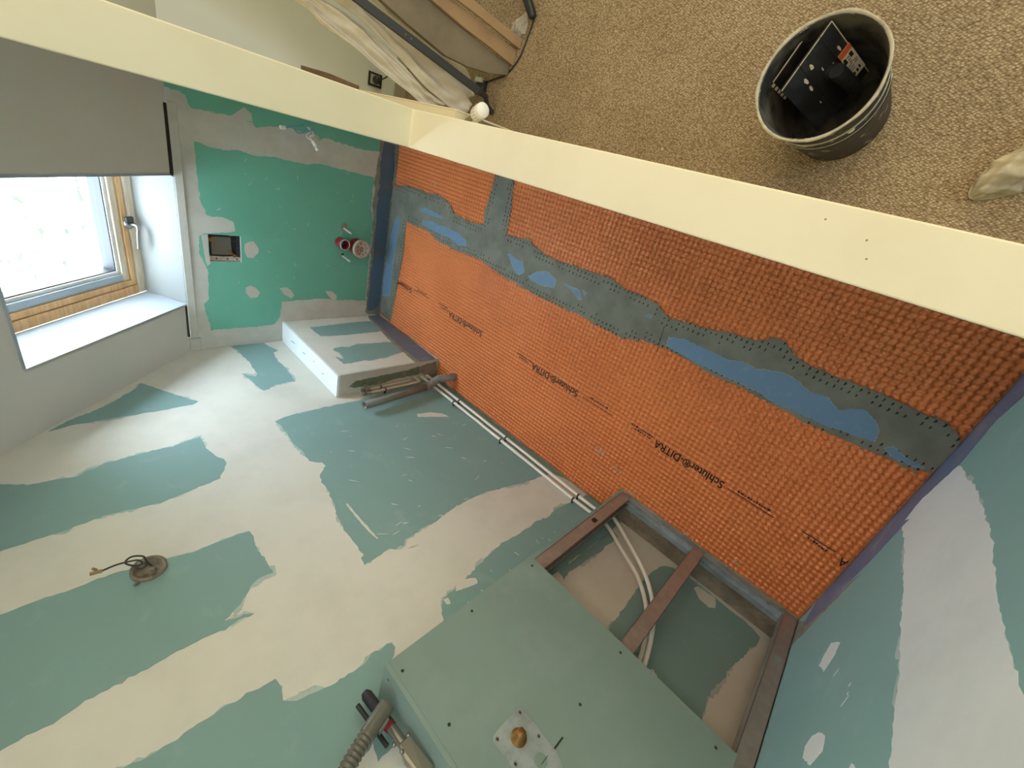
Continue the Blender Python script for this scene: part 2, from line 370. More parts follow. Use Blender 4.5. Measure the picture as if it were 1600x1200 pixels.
FILL_E = mat('joint_compound_grey', (204,202,194), .8, rgb2=(188,186,176), vscale=6, lo=.4, hi=.7, var=.04, bump=.2, bscale=30, bdist=.002)
PAINT_C = mat('cream_paint', (230,219,186), .55, var=.015, bump=.12, bscale=25, bdist=.002, rgb2=(224,212,178), vscale=4, lo=.45, hi=.7)
PAINT_S = mat('white_ceiling_paint', (208,208,202), .8, var=.02, bump=.15, bscale=60, bdist=.001)
PAINT_W = mat('grey_white_paint', (222,226,222), .8, var=.03, bump=.1, bscale=50)
SCREED = mat('grey_screed', (150,140,122), .9, rgb2=(120,112,98), vscale=14, lo=.4, hi=.6, bump=.4, bscale=60, bdist=.003)
ORANGE = mat('orange_membrane', (220,126,66), .40, rgb2=(212,118,60), vscale=2.2, lo=.4, hi=.6, var=.04, spec=.5)
MORTAR = mat('grey_tile_adhesive', (124,124,112), .75, rgb2=(108,108,98), vscale=7, lo=.4, hi=.62, var=.05, bump=.4, bscale=45, bdist=.002, spec=.35)
BLUE = mat('blue_sealing_band', (100,130,160), .6, rgb2=(116,142,168), vscale=24, lo=.55, hi=.75, bump=.1, bscale=300)
NAVY = mat('navy_sealing_band', (84,106,132), .6, rgb2=(112,112,108), vscale=11, lo=.58, hi=.72, bump=.2, bscale=120)
NAVY_R = mat('lilac_sealing_band', (112,122,156), .6, rgb2=(138,142,158), vscale=11, lo=.55, hi=.72, bump=.2, bscale=120)
NAVY_C = mat('slate_sealing_band', (108,116,134), .6, rgb2=(132,132,130), vscale=16, lo=.56, hi=.72, bump=.2, bscale=120)
RESID = mat('adhesive_smears', (150,146,134), .85, rgb2=(132,126,112), vscale=18, lo=.4, hi=.65, bump=.3, bscale=60, bdist=.002)
PRINT = mat('black_print', (22,18,16), .6)
DARKGAP = mat('dark_gap', (46,42,36), .9)  # flat dark tone for joints, slits and the shade painted into pits and holes
STEEL = mat('galvanised_steel', (176,164,156), .42, metal=.5, rgb2=(166,156,148), vscale=30, lo=.4, hi=.6, bump=.05, bscale=300)
STEEL_B = mat('galvanised_steel_blue', (172,182,186), .45, metal=.3, rgb2=(150,160,164), vscale=20, lo=.4, hi=.6)
PIPE_W = mat('white_plastic_pipe', (236,234,226), .3, spec=.5)
PVC = mat('grey_pvc', (128,124,120), .38, rgb2=(112,108,104), vscale=30, lo=.5, hi=.8)
CHROME = mat('dull_chrome', (150,146,140), .3, metal=.75)
BRASS = mat('brass', (150,112,62), .5, metal=.6)
RED = mat('dark_red_plastic', (142,34,44), .45)
SOILED = mat('soiled_white_plastic', (204,190,180), .6, rgb2=(160,140,130), vscale=60, lo=.45, hi=.7)
ZINC = mat('threaded_rod', (232,230,224), .35, metal=.3)
PINE = mat('pine', (222,178,122), .45, rgb2=(204,156,100), vscale=5, lo=.4, hi=.6, stretch=(12,1.2,12))
PINE_L = mat('pale_pine', (228,212,188), .45, rgb2=(206,186,158), vscale=5, lo=.4, hi=.6, stretch=(12,1.2,12))
ALU = mat('grey_aluminium', (170,182,190), .4, metal=.4)
WHITE = mat('white_plastic', (236,236,232), .4)
LINING = mat('white_lining', (186,194,204), .5)
DARKP = mat('dark_plastic', (44,44,46), .5)
BLACK = mat('black_plastic', (30,31,34), .42, rgb2=(52,54,56), vscale=16, lo=.5, hi=.75, bump=.2, bscale=80)
BUCKET_M = mat('bucket_black', (40,40,42), .5, rgb2=(146,140,122), vscale=26, lo=.60, hi=.66, bump=.3, bscale=50, bdist=.002)
BUCKET_IN = mat('bucket_inside', (92,88,76), .75, rgb2=(34,33,31), vscale=9, lo=.42, hi=.60, bump=.4, bscale=40, bdist=.003)
DRYMORT = mat('dried_mortar', (196,188,166), .9, rgb2=(160,152,132), vscale=30, lo=.4, hi=.7, bump=.5, bscale=60, bdist=.002)
SHEET_M = mat('dust_sheet', (226,220,204), .9, rgb2=(204,192,168), vscale=6, lo=.45, hi=.7, bump=.3, bscale=30, bdist=.004)
WRAP = mat('grey_wrapped_panel', (124,112,92), .6, rgb2=(98,88,72), vscale=5, lo=.4, hi=.7, bump=.3, bscale=8, bdist=.01)
CARD = mat('brown_cardboard', (158,130,98), .85, rgb2=(144,116,86), vscale=9, lo=.45, hi=.7, bump=.15, bscale=60)
SHOE_M = mat('shoe_fabric', (196,184,156), .8, rgb2=(150,142,122), vscale=9, lo=.42, hi=.66, bump=.5, bscale=18, bdist=.006)
CLEARP = mat('clear_plastic_bag', (206,200,188), .2); CLEARP.node_tree.nodes['Principled BSDF'].inputs['Alpha'].default_value = .35
FLOAT_M = mat('corrugated_grey_hose', (104,102,94), .35, spec=.5)

def make_glass():
    m, nt, b = new_mat('window_glass'); N = nt.nodes; L = nt.links
    t = N.new('ShaderNodeBsdfTransparent'); t.inputs[0].default_value = (.96,.98,.97,1); g = N.new('ShaderNodeBsdfGlossy'); g.inputs['Roughness'].default_value = .02
    mx = N.new('ShaderNodeMixShader'); mx.inputs[0].default_value = .05; L.new(t.outputs[0], mx.inputs[1]); L.new(g.outputs[0], mx.inputs[2]); L.new(mx.outputs[0], N['Material Output'].inputs[0])
    return m
GLASS = make_glass()

def carpet_mat():
    m, nt, b = new_mat('sisal_carpet'); N = nt.nodes; L = nt.links
    tc = N.new('ShaderNodeTexCoord'); mp = N.new('ShaderNodeMapping'); L.new(tc.outputs['Object'], mp.inputs['Vector'])
    mp.inputs['Rotation'].default_value = (0, 0, math.radians(38)); mp.inputs['Scale'].default_value = (120, 190, 1)
    v = N.new('ShaderNodeTexVoronoi'); v.inputs['Scale'].default_value = 1.0; v.inputs['Randomness'].default_value = .55; L.new(mp.outputs[0], v.inputs['Vector'])
    n = N.new('ShaderNodeTexNoise'); n.inputs['Scale'].default_value = 320; n.inputs['Detail'].default_value = 3; L.new(tc.outputs['Object'], n.inputs['Vector'])
    big = N.new('ShaderNodeTexNoise'); big.inputs['Scale'].default_value = 5; big.inputs['Detail'].default_value = 3; L.new(tc.outputs['Object'], big.inputs['Vector'])
    sub = N.new('ShaderNodeMath'); sub.operation = 'SUBTRACT'; sub.inputs[0].default_value = 1.0; L.new(v.outputs['Distance'], sub.inputs[1])
    ad = N.new('ShaderNodeMath'); ad.operation = 'MULTIPLY_ADD'; L.new(n.outputs['Fac'], ad.inputs[0]); ad.inputs[1].default_value = .9; L.new(sub.outputs[0], ad.inputs[2])
    ad2 = N.new('ShaderNodeMath'); ad2.operation = 'MULTIPLY_ADD'; L.new(big.outputs['Fac'], ad2.inputs[0]); ad2.inputs[1].default_value = .25; L.new(ad.outputs[0], ad2.inputs[2])
    r = N.new('ShaderNodeValToRGB'); e = r.color_ramp.elements
    e[0].position = .72; e[0].color = s2l((88,62,38)); e[1].position = 1.0; e[1].color = s2l((150,122,88))
    x = e.new(1.0); x.position = .999; x.color = s2l((178,150,114))
    mr = N.new('ShaderNodeMapRange'); mr.inputs['From Min'].default_value = .6; mr.inputs['From Max'].default_value = 1.75; L.new(ad2.outputs[0], mr.inputs['Value'])
    e[0].position = .1; e[1].position = .60; x.position = .98; e2 = e[2]; e2.color = s2l((238,220,190)); e[1].color = s2l((174,152,120)); e[0].color = s2l((108,86,60))
    L.new(mr.outputs[0], r.inputs['Fac']); L.new(r.outputs[0], b.inputs['Base Color']); b.inputs['Roughness'].default_value = .85
    bp = N.new('ShaderNodeBump'); bp.inputs['Strength'].default_value = .8; bp.inputs['Distance'].default_value = .004
    L.new(ad.outputs[0], bp.inputs['Height']); L.new(bp.outputs[0], b.inputs['Normal'])
    return m
CARPET = carpet_mat()

def field_mat():
    m, nt, b = new_mat('dry_field'); N = nt.nodes; L = nt.links
    tc = N.new('ShaderNodeTexCoord')
    n = N.new('ShaderNodeTexNoise'); n.inputs['Scale'].default_value = 2.2; n.inputs['Detail'].default_value = 6; L.new(tc.outputs['Object'], n.inputs['Vector'])
    r = N.new('ShaderNodeValToRGB'); r.color_ramp.elements[0].position = .36; r.color_ramp.elements[0].color = s2l((34,36,14))
    r.color_ramp.elements[1].position = .44; r.color_ramp.elements[1].color = s2l((226,216,184))
    L.new(n.outputs['Fac'], r.inputs['Fac']); L.new(r.outputs[0], b.inputs['Base Color']); b.inputs['Roughness'].default_value = .9
    return m
FIELD = field_mat()

# ------------------------------------------------------------------ dimensions (metres)
X_END, X_RIGHT, Y_LONG = 2.61, -.345, 1.335
Z_KNEE, SLOPE, Z_CEIL = 1.165, 1.07, 2.60
Y_LW0, Y_LW1, Z_LOW, X_TALL = -.068, .0217, .95, 1.087
Y_FAR, X_BACK = -3.0, -2.4
X_TOP = X_END-(Z_CEIL-Z_KNEE)/SLOPE
YP = 1.185
NN = math.hypot(1, SLOPE)
SV = Vector((-1, 0, SLOPE))/NN; SN = Vector((SLOPE, 0, 1))/NN; K0 = Vector((X_END, 0, Z_KNEE))
def S(u, v, off=0.):
    """point on the roof slope: u across (y), v up the slope, off outwards"""
    return K0+Vector((0, u, 0))+SV*v+SN*off
V_TOP = (Z_CEIL-Z_KNEE)*NN/SLOPE

def st(o, label=None): o['kind'] = 'structure'; return o

# ------------------------------------------------------------------ floor
mb = MB(); mb.box(X_BACK, X_END, Y_FAR, Y_LONG, -.20, 0.0)
floor = st(mb.build('floor', SCREED)); 
mb = MB(); mb.box(X_BACK, X_END, Y_FAR, Y_LW0, 0.0, .004); carpet = mb.build('carpet', CARPET, floor)
mb = MB()
for i in range(5):
    a = i*1.257; mb.add([], [])
mb.lathe([(0,.003),(.006,.0035),(.0055,.006),(0,.008)], (.863,-.202,.002), 7); mb.build('plaster_crumb', DRYMORT, floor)

# --- cement seams, as cells of the membrane grid
def inpoly(x, y, P):
    c = False; j = len(P)-1
    for i in range(len(P)):
        xi, yi = P[i]; xj, yj = P[j]
        if (yi > y) != (yj > y) and x < (xj-xi)*(y-yi)/(yj-yi)+xi: c = not c
        j = i
    return c
PITCH = .021
NX = int((X_END-X_RIGHT)/PITCH); NY = int((Y_LONG-.02)/PITCH)
GX0 = X_RIGHT+.002; GY0 = .022
fm = PATCHES['F_mortar'][0]
mask = np.zeros((NX, NY), bool)
for i in range(NX):
    for j in range(NY):
        if inpoly(GX0+(i+.5)*PITCH, GY0+(j+.5)*PITCH, fm): mask[i, j] = True
core = mask.copy()                                      # two outer rows get dark dimple marks
dist = np.zeros((NX, NY), int)
cur = mask.copy()
for k in range(3):
    dist += cur
    p = np.pad(cur, 1, constant_values=True)
    cur = p[1:-1,1:-1] & p[:-2,1:-1] & p[2:,1:-1] & p[1:-1,:-2] & p[1:-1,2:]

# waffle profile: one node per cell in the middle, low ridges between nodes
loc = np.array([-.5, -.34, -.26, -.10, .10, .26, .34])
def sheet_mesh(name, sel):
    """sel: bool grid of cells; returns a joined waffle of those cells, 7x7 verts each, shared edges merged"""
    lu = np.concatenate([loc, [.5]]); n = len(lu); U, V = np.meshgrid(lu, lu, indexing='ij')
    H = np.zeros_like(U); AU, AV = np.abs(U), np.abs(V)
    ridge = (AU < .11) | (AV < .11); H[ridge] = .55
    node = (AU < .27) & (AV < .27); H[node] = 1.0
    corner = (AU > .25) & (AV > .25) & node; H[corner] = .75
    H = H*.0066
    cells = np.argwhere(sel)
    m = len(cells)
    co = np.zeros((m, n, n, 3))
    # wobble keeps the sheet from looking perfectly flat
    cx = GX0+(cells[:, 0]+.5)*PITCH; cy = GY0+(cells[:, 1]+.5)*PITCH
    co[..., 0] = cx[:, None, None]+U[None]*PITCH; co[..., 1] = cy[:, None, None]+V[None]*PITCH
    wob = .0007*np.sin(co[..., 0]*9+1.3)*np.sin(co[..., 1]*7)
    co[..., 2] = .0012+H[None]+wob
    v = co.reshape(-1, 3)
    ii, jj = np.meshgrid(np.arange(n-1), np.arange(n-1), indexing='ij')
    q = np.stack([ii*n+jj, (ii+1)*n+jj, (ii+1)*n+jj+1, ii*n+jj+1], -1).reshape(-1, 4)
    F = (np.arange(m)[:, None, None]*n*n+q[None]).reshape(-1, 4)
    me = bpy.data.meshes.new(name); me.vertices.add(len(v)); me.vertices.foreach_set('co', v.ravel())
    me.loops.add(F.size); me.loops.foreach_set('vertex_index', F.ravel().astype(np.int32))
    me.polygons.add(len(F)); me.polygons.foreach_set('loop_start', np.arange(0, F.size, 4, dtype=np.int32))
    me.update(calc_edges=True)
    return me
gi, gj = np.meshgrid(np.arange(NX), np.arange(NY), indexing='ij')
xx = GX0+(gi+.5)*PITCH; yy = GY0+(gj+.5)*PITCH
vis = dist < 3
# the sheet stops short of the tray under the boxing and of the stud frame
vis &= ~((yy > 1.19) & (xx > 1.87)); vis &= ~((yy > 1.178) & (xx < .452))
vis &= ~((yy > 1.318) )
s1 = vis & (yy > .46); s2 = vis & (yy <= .46) & (xx > 1.46); s3 = vis & (yy <= .46) & (xx <= 1.46)
labels = ['orange dimpled sheet beside the pipes', 'orange dimpled sheet in the far corner', 'orange dimpled sheet along the cream low wall']
for sel, lb in zip((s1, s2, s3), labels):
    o = mesh_obj('membrane_sheet', sheet_mesh('membrane_sheet', sel), ORANGE, floor); o['label'] = lb; o['kind'] = 'stuff'; o.location = -wloc(floor)

# cement: one ragged slab, flat dark patches along its edges paint in the shade of dimples
zt = .0093
rng = random.Random(3)
mo = rough(fm, .0035, .0105, rng)
mo = [Vector((min(max(p.x, X_RIGHT), X_END), min(max(p.y, Y_LW1), 1.19))) for p in mo]
mb = MB(); mb.prism([(p.x, p.y, .001) for p in mo], (0, 0, zt-.001)); seam = mb.build('cement_seam', MORTAR, floor); seam['label'] = 'grey cement band over the sheet joints'
mb = MB()
for i, j in np.argwhere(mask & (dist < 3)):
    d = dist[i, j]
    if rng.random() > (.9 if d == 1 else .8): continue
    for (ox, oy) in ((0, 0),):
        cx = GX0+(i+.5+ox)*PITCH+rng.uniform(-.0015,.0015); cy = GY0+(j+.5+oy)*PITCH+rng.uniform(-.0015,.0015)
        w, h = PITCH*rng.uniform(.09,.15), PITCH*rng.uniform(.22,.32)
        if not inpoly(cx, cy, fm): continue
        pts = [(cx-w, cy-h), (cx+w*.7, cy-h*.7), (cx+w*.2, cy), (cx+w, cy+h), (cx-w*.8, cy+h*.8), (cx-w*1.6, cy)]
        mb.prism([(x, y, zt-.0002) for x, y in pts], (0, 0, .0005))
pit = mb.build('dimple_shade', DARKGAP, floor); pit['kind'] = 'stuff'
mb = MB()
for k in range(0, len(mo), 2):
    p = mo[k]; 
    if rng.random() < .45 or p.y < .05: continue
    r = rng.uniform(.003,.0065); q = Vector((p.x+rng.uniform(-.006,.006), p.y+rng.uniform(-.006,.006)))
    mb.prism([(q.x+r*math.cos(a)*rng.uniform(.6,1.3), q.y+r*math.sin(a)*rng.uniform(.6,1.3), .0088) for a in np.linspace(0, 6.28, 7)[:-1]], (0, 0, .001))
sp0 = mb.build('cement_crumbs', MORTAR, floor); sp0['kind'] = 'stuff'
# torn skin of cement running a little over the orange cells
fpt = lambda z: (lambda u, v: Vector((u, v, z)))
RIM = mat('pale_cement_rim', (158,162,152), .8)
for P_ in PATCHES['F_blue']:
    q = rough(P_, .0022, .005)
    ctr = sum(q, Vector((0,0)))/len(q)
    q2 = [p+(p-ctr).normalized()*random.uniform(.0005,.0028) for p in q]
    mb = MB(); mb.prism([(p.x, p.y, .0092) for p in q2], (0,0,.0005)); mb.build('cement_rim', RIM, floor)
    mb = MB(); mb.prism([(p.x, p.y, .0093) for p in q], (0,0,.0007)); mb.build('sealing_strip', BLUE, floor)
mb = MB(); a, b = Vector((.575,.395,.0092)), Vector((.56,.505,.0092)); mb.obox(a, b-a, (.0022,0,0), (0,0,.0006)); mb.build('strip_joint', DARKGAP, floor)

# printed lettering on the sheet
def text_mesh(txt, length, height=None):
    cu = bpy.data.curves.new('lettering', 'FONT'); cu.body = txt; cu.size = 1; cu.resolution_u = 3; cu.extrude = 0.0; cu.offset = .016
    o = bpy.data.objects.new('tmp', cu); COL.objects.link(o)
    me = bpy.data.meshes.new_from_object(o.evaluated_get(bpy.context.evaluated_depsgraph_get()))
    bpy.data.objects.remove(o)
    n = len(me.vertices); co = np.empty(n*3); me.vertices.foreach_get('co', co); co = co.reshape(-1, 3)
    sx = length/(co[:, 0].max()-co[:, 0].min()); sy = height/(co[:, 1].max()) if height else sx
    co[:, 0] = (co[:, 0]-co[:, 0].min())*sx; co[:, 1] *= sy; me.vertices.foreach_set('co', co.ravel()); me.update(); me.materials.clear()
    return me
tm = text_mesh('Schlüter®-DITRA', .308, .037); tm.materials.append(PRINT)
SP = [.098, .834, 1.542, 2.255]
for k, sx in enumerate(SP+[-.622]):
    if sx < -.5:
        # only the last letter shows before the sheet meets the wall
        t2 = text_mesh('A', .022, .034); t2.materials.append(PRINT)
        o = mesh_obj('printed_lettering', t2, None, floor); o.location = (-.338, .862, .1064-floor.location.z-.1); o.location = Vector((-.338, .862, .0088))-wloc(floor)
    elif sx > 2.2:
        t2 = text_mesh('Schlüter®', .19, .034); t2.materials.append(PRINT)
        o = mesh_obj('printed_lettering', t2, None, floor); o.location = Vector((sx, .862, .0088))-wloc(floor)
    else:
        o = mesh_obj('printed_lettering', tm, None, floor); o.location = Vector((sx, .856, .0088))-wloc(floor)
mb = MB(); rp = random.Random(5)
for i, (p, q) in enumerate(PATCHES['F_smallprint']):
    a = Vector((p[0], p[1], .0086)); b = Vector((q[0], q[1], .0086)); L = (b-a).length; d = (b-a)/L; nrm = Vector((-d.y, d.x, 0))
    if i in (0, 4, 6, 10): mb.obox(a-nrm*.0016, d*L, nrm*.0032, (0,0,.0003))
    else:
        t = 0
        while t < L:
            w = rp.uniform(.004, .011); mb.obox(a+d*t-nrm*.003, d*w, nrm*rp.uniform(.004,.008), (0,0,.0003)); t += w+rp.uniform(.002,.005)
sp = mb.build('small_print', PRINT, floor); sp['kind'] = 'stuff'
# smears of cement on the sheet
rs = random.Random(11)
for (x, y, n, sp_) in ((.62,1.07,16,.025),(.50,1.10,10,.02),(2.18,.19,6,.02),(.40,1.165,8,.03),(.10,1.16,6,.05),(-.1,1.165,6,.05)):
    mb = MB()
    for _ in range(n):
        cx, cy = x+rs.gauss(0, sp_*.6), y+rs.gauss(0, sp_*.4); r = rs.uniform(.002,.005)
        mb.prism([(cx+r*math.cos(a)*rs.uniform(.6,1.3), cy+r*math.sin(a)*rs.uniform(.6,1.3), .0080) for a in np.linspace(0, 6.28, 7)[:-1]], (0,0,.0008))
    o = mb.build('cement_splash', DRYMORT, floor); o['kind'] = 'stuff'

# ------------------------------------------------------------------ walls
T = .0006
def wall_rects(mb, rects, fn):
    for r in rects: fn(mb, *r)
# long wall (left side of the room when looking at the window)
prof = [(X_BACK-.02, -.2), (X_END+.02, -.2), (X_END+.02, Z_KNEE), (X_TOP, Z_CEIL), (X_BACK-.02, Z_CEIL)]
mb = MB(); mb.prism([(x, Y_LONG+.0015, z) for x, z in prof], (0, .12, 0)); wall_left = st(mb.build('wall_left', FILL))
zslope = lambda x: Z_KNEE+(X_END-x)*SLOPE
lf = lambda u, v: Vector((u, Y_LONG+.0015, min(v, zslope(u)-.001)))
HALO = mat('thin_filler_smear', (168,186,178), .8, rgb2=(188,198,190), vscale=20, lo=.4, hi=.6)
halo('filler_smear', PATCHES['L_green'], lf, (0, -T*.5, 0), HALO, wall_left, (X_RIGHT, X_END, 0.0, Z_CEIL), .016, 3)
patch('plasterboard', PATCHES['L_green'], lf, (0, -T, 0), BOARD, wall_left, .004, .012, clamp=(X_RIGHT, X_END, 0.0, Z_CEIL))
for o in patch('filler_dab', PATCHES['L_dab'], lambda u, v: Vector((u, Y_LONG+.0009, v)), (0, -T, 0), FILL, wall_left, .0015, .006): pass
# end wall with the cistern opening
HY0, HY1, HZ0, HZ1 = .684, .826, .898, 1.046
mb = MB()
for y0, y1, z0, z1 in ((Y_FAR, HY0, -.2, Z_KNEE), (HY1, Y_LONG, -.2, Z_KNEE), (HY0, HY1, -.2, HZ0), (HY0, HY1, HZ1, Z_KNEE)):
    mb.box(X_END+.0015, X_END+.014, y0, y1, z0, z1)
mb.box(X_END+.11, X_END+.16, Y_FAR, Y_LONG, -.2, Z_KNEE)
wall_back = st(mb.build('wall_back', FILL_E))
ef = lambda u, v: Vector((X_END+.0015, u, v))
def cut_hole(P):     # the opening lies inside the large green field: slit the outline towards it
    return P
big = PATCHES['E_green'][0]
HALO_E = mat('thin_filler_smear_end_wall', (150,182,164), .8, rgb2=(180,188,176), vscale=20, lo=.4, hi=.6)
halo('filler_smear', PATCHES['E_green'][1:], ef, (-T*.5, 0, 0), HALO_E, wall_back, None, .012, 5)
rq = rough(big, .003, .010)
for rect in ((-1, HY0, 0, 2), (HY1, 2, 0, 2), (HY0, HY1, 0, HZ0), (HY0, HY1, HZ1, 2)):
    P = clip_rect(rq, *rect)
    if len(P) > 2:
        mb = MB(); mb.prism([ef(p[0], p[1]) for p in P], (-T, 0, 0)); mb.build('plasterboard', BOARD_E, wall_back)
patch('plasterboard', PATCHES['E_green'][1:], ef, (-T, 0, 0), BOARD_E, wall_back, .004, .010)
patch('filler_dab', PATCHES['E_dab'], lambda u, v: Vector((X_END+.0009, u, v)), (-T, 0, 0), FILL_E, wall_back, .0015, .008)
patch('adhesive_smear', PATCHES['E_mortar'], ef, (-T-.0004, 0, 0), RESID, wall_back, .005, .012, clamp=(Y_LW1, 1.2, 0, 2))
patch('sealing_strip', PATCHES['E_blue'], ef, (-.0016, 0, 0), NAVY, wall_back, .004, .012, clamp=(Y_LW1, 1.2, 0, 2))
# ridges of filler along the top of the end wall and dark strips painting in the shade of the joint behind it
mb = MB(); mb.box(X_END-.004, X_END+.002, .12, 1.262, 1.128, 1.163); mb.box(X_END-.010, X_END+.002, 1.262, Y_LONG, 1.118, 1.172); mb.build('corner_bead', FILL_E, wall_back, .002)
mb = MB(); mb.box(X_END-.0008, X_END+.001, .13, .42, 1.150, 1.166); mb.build('joint_shade', DARKGAP, wall_back)
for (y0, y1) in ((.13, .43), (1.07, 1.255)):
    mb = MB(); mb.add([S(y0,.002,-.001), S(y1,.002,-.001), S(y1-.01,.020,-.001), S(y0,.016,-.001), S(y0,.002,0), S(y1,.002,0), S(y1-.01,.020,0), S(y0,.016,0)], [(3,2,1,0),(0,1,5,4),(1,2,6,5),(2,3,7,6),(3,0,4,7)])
    mb.build('joint_shade', DARKGAP, wall_back)
# right wall
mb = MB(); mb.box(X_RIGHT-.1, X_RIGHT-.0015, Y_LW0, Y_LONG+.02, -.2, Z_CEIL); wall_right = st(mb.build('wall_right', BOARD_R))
rf = lambda u, v: Vector((X_RIGHT-.0015, u, v))
halo('filler_smear', PATCHES['R_comp'], rf, (T*.5, 0, 0), mat('thin_filler_smear_right_wall', (180,200,198), .8, rgb2=(200,212,210), vscale=20, lo=.4, hi=.6), wall_right, (Y_LW1, Y_LONG, 0, 2.5), .014, 6)
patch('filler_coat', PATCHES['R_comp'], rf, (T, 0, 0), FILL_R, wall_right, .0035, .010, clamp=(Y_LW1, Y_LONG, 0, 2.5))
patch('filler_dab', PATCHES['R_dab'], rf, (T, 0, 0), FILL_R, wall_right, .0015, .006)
patch('adhesive_smear', PATCHES['R_residue'], rf, (T*1.3, 0, 0), RESID, wall_right, .003, .008, clamp=(Y_LW1, Y_LONG, 0, 2.5))
patch('sealing_strip', PATCHES['R_blue'], rf, (.0016, 0, 0), NAVY_R, wall_right, .002, .010, clamp=(Y_LW1, Y_LONG, 0, 2.5))
# cream wall between the rooms: low part and the full-height part beyond it
prof = [(X_RIGHT-.1, -.1), (X_END, -.1), (X_END, Z_KNEE-.002), (X_TOP, Z_CEIL-.002), (X_TALL, Z_CEIL-.002), (X_TALL, Z_LOW), (X_RIGHT-.1, Z_LOW)]
mb = MB(); mb.prism([(x, Y_LW0, z) for x, z in prof], (0, Y_LW1-Y_LW0, 0)); wall_mid = st(mb.build('wall_middle', PAINT_C)); 
bv = wall_mid.modifiers.new('bevel', 'BEVEL'); bv.width = .0025; bv.segments = 2; bv.limit_method = 'ANGLE'
for (x, y) in ((.109,-.046), (.054,-.034), (.043,-.013)):
    mb = MB(); mb.lathe([(0,.0),(.0014,0),(.0012,.0004),(0,.0005)], (x,y,Z_LOW), 8); mb.build('paint_fleck', CARD, wall_mid)
# other walls of the carpeted room
mb = MB(); mb.box(X_BACK, X_END, Y_FAR-.1, Y_FAR, -.2, Z_CEIL); st(mb.build('wall_front', PAINT_W))
mb = MB(); mb.box(X_BACK-.1, X_BACK, Y_FAR, Y_LONG, -.2, Z_CEIL); st(mb.build('wall_far', PAINT_W))
mb = MB(); mb.box(X_END-.0015, X_END+.0015, Y_FAR, Y_LW0, 0, Z_KNEE); st(mb.build('wall_back_carpet_room', PAINT_W))
# ceiling: slope with the roof-window opening, flat part
WU0, WU1, WV0, WV1 = .424, 1.06, 0.0, .820
mb = MB()
for u0, u1, v0, v1 in ((Y_FAR, WU0, 0, V_TOP), (WU1, Y_LONG+.02, 0, V_TOP), (WU0, WU1, WV1, V_TOP)):
    if (u0, u1) == (Y_FAR, WU0):
        mb.prism([S(u0,v0), S(u1,v0), S(u1-.124,v0,.2), S(u0,v0,.2)], SV*(v1-v0)); continue
    if v0 == WV1:
        mb.prism([S(u0,WV1), S(u0,v1), S(u0,v1,.2), S(u0,WV1+.20,.2)], (0,u1-u0,0)); continue
    mb.obox(S(u0, v0), S(u1, v0)-S(u0, v0), SV*(v1-v0), SN*.22)
mb.obox(S(WU0,-.16,.0), S(WU1,0)-S(WU0,0), SV*.16, SN*.22)
mb.box(X_BACK, X_TOP+.02, Y_FAR, Y_LONG+.02, Z_CEIL, Z_CEIL+.15)
ceiling = st(mb.build('ceiling', PAINT_S))

# ------------------------------------------------------------------ roof window
win = empty('window_1', S((WU0+WU1)/2, 0, .2)); win['kind'] = 'structure'
def wpart(name, m, *boxes, parent=win, bevel=.002):
    mb = MB()
    for (u0, u1, v0, v1, o0, o1) in boxes: mb.obox(S(u0, v0, o0), Vector((0, u1-u0, 0)), SV*(v1-v0), SN*(o1-o0))
    return mb.build(name, m, parent, bevel)
def ring(u0, u1, v0, v1, w, o0, o1):
    return ((u0, u1, v0, v0+w, o0, o1), (u0, u1, v1-w, v1, o0, o1), (u0, u0+w, v0+w, v1-w, o0, o1), (u1-w, u1, v0+w, v1-w, o0, o1))
IU0, IU1, IV0, IV1 = .300, 1.038, 0.0, 1.02
def quadslab(name, pts, vec, m):
    mb = MB(); mb.prism(pts, vec); return mb.build(name, m, win)
quadslab('lining_board', [S(WU0,0,0), S(WU1,0,0), S(IU1,0,.2), S(IU0,0,.2)], -SV*.004, LINING)
quadslab('lining_board', [S(WU1,0,0), S(WU1,WV1,0), S(IU1,IV1,.2), S(IU1,0,.2)], (0,.012,0), LINING)
quadslab('lining_board', [S(WU0,0,0), S(WU0,WV1,0), S(IU0,IV1,.2), S(IU0,0,.2)], (0,-.012,0), LINING)
quadslab('lining_board', [S(WU0,WV1,0), S(WU1,WV1,0), S(IU1,IV1,.2), S(IU0,IV1,.2)], SV*.012, LINING)
g = ring(IU0, IU1, IV0, IV1, .045, .20, .27)
wpart('outer_frame_rail', PINE_L, g[0]); wpart('outer_frame_rail', PINE_L, g[1]); wpart('outer_frame_stile', PINE, g[2]); wpart('outer_frame_stile', PINE, g[3])
g = ring(IU0+.048, IU1-.048, IV0+.048, IV1-.048, .026, .205, .275)
wpart('sash_rail', PINE, g[0]); wpart('sash_rail', PINE, g[1]); wpart('sash_stile', PINE, g[2]); wpart('sash_stile', PINE, g[3])
g = ring(IU0+.074, IU1-.074, IV0+.074, IV1-.074, .036, .215, .28)
wpart('sash_trim', PINE_L, g[0]); wpart('sash_trim', ALU, g[1]); wpart('sash_trim', PINE_L, g[2]); wpart('sash_trim', ALU, g[3])
g = ring(IU0+.110, IU1-.110, IV0+.110, IV1-.110, .016, .225, .285)
for q in g: wpart('glazing_bead', WHITE, q)
g = ring(IU0+.126, IU1-.126, IV0+.126, IV1-.126, .005, .230, .285)
for q in g: wpart('gasket', DARKP, q, bevel=0)
wpart('glass_pane', GLASS, (IU0+.128, IU1-.128, IV0+.128, IV1-.128, .255, .259), bevel=0)
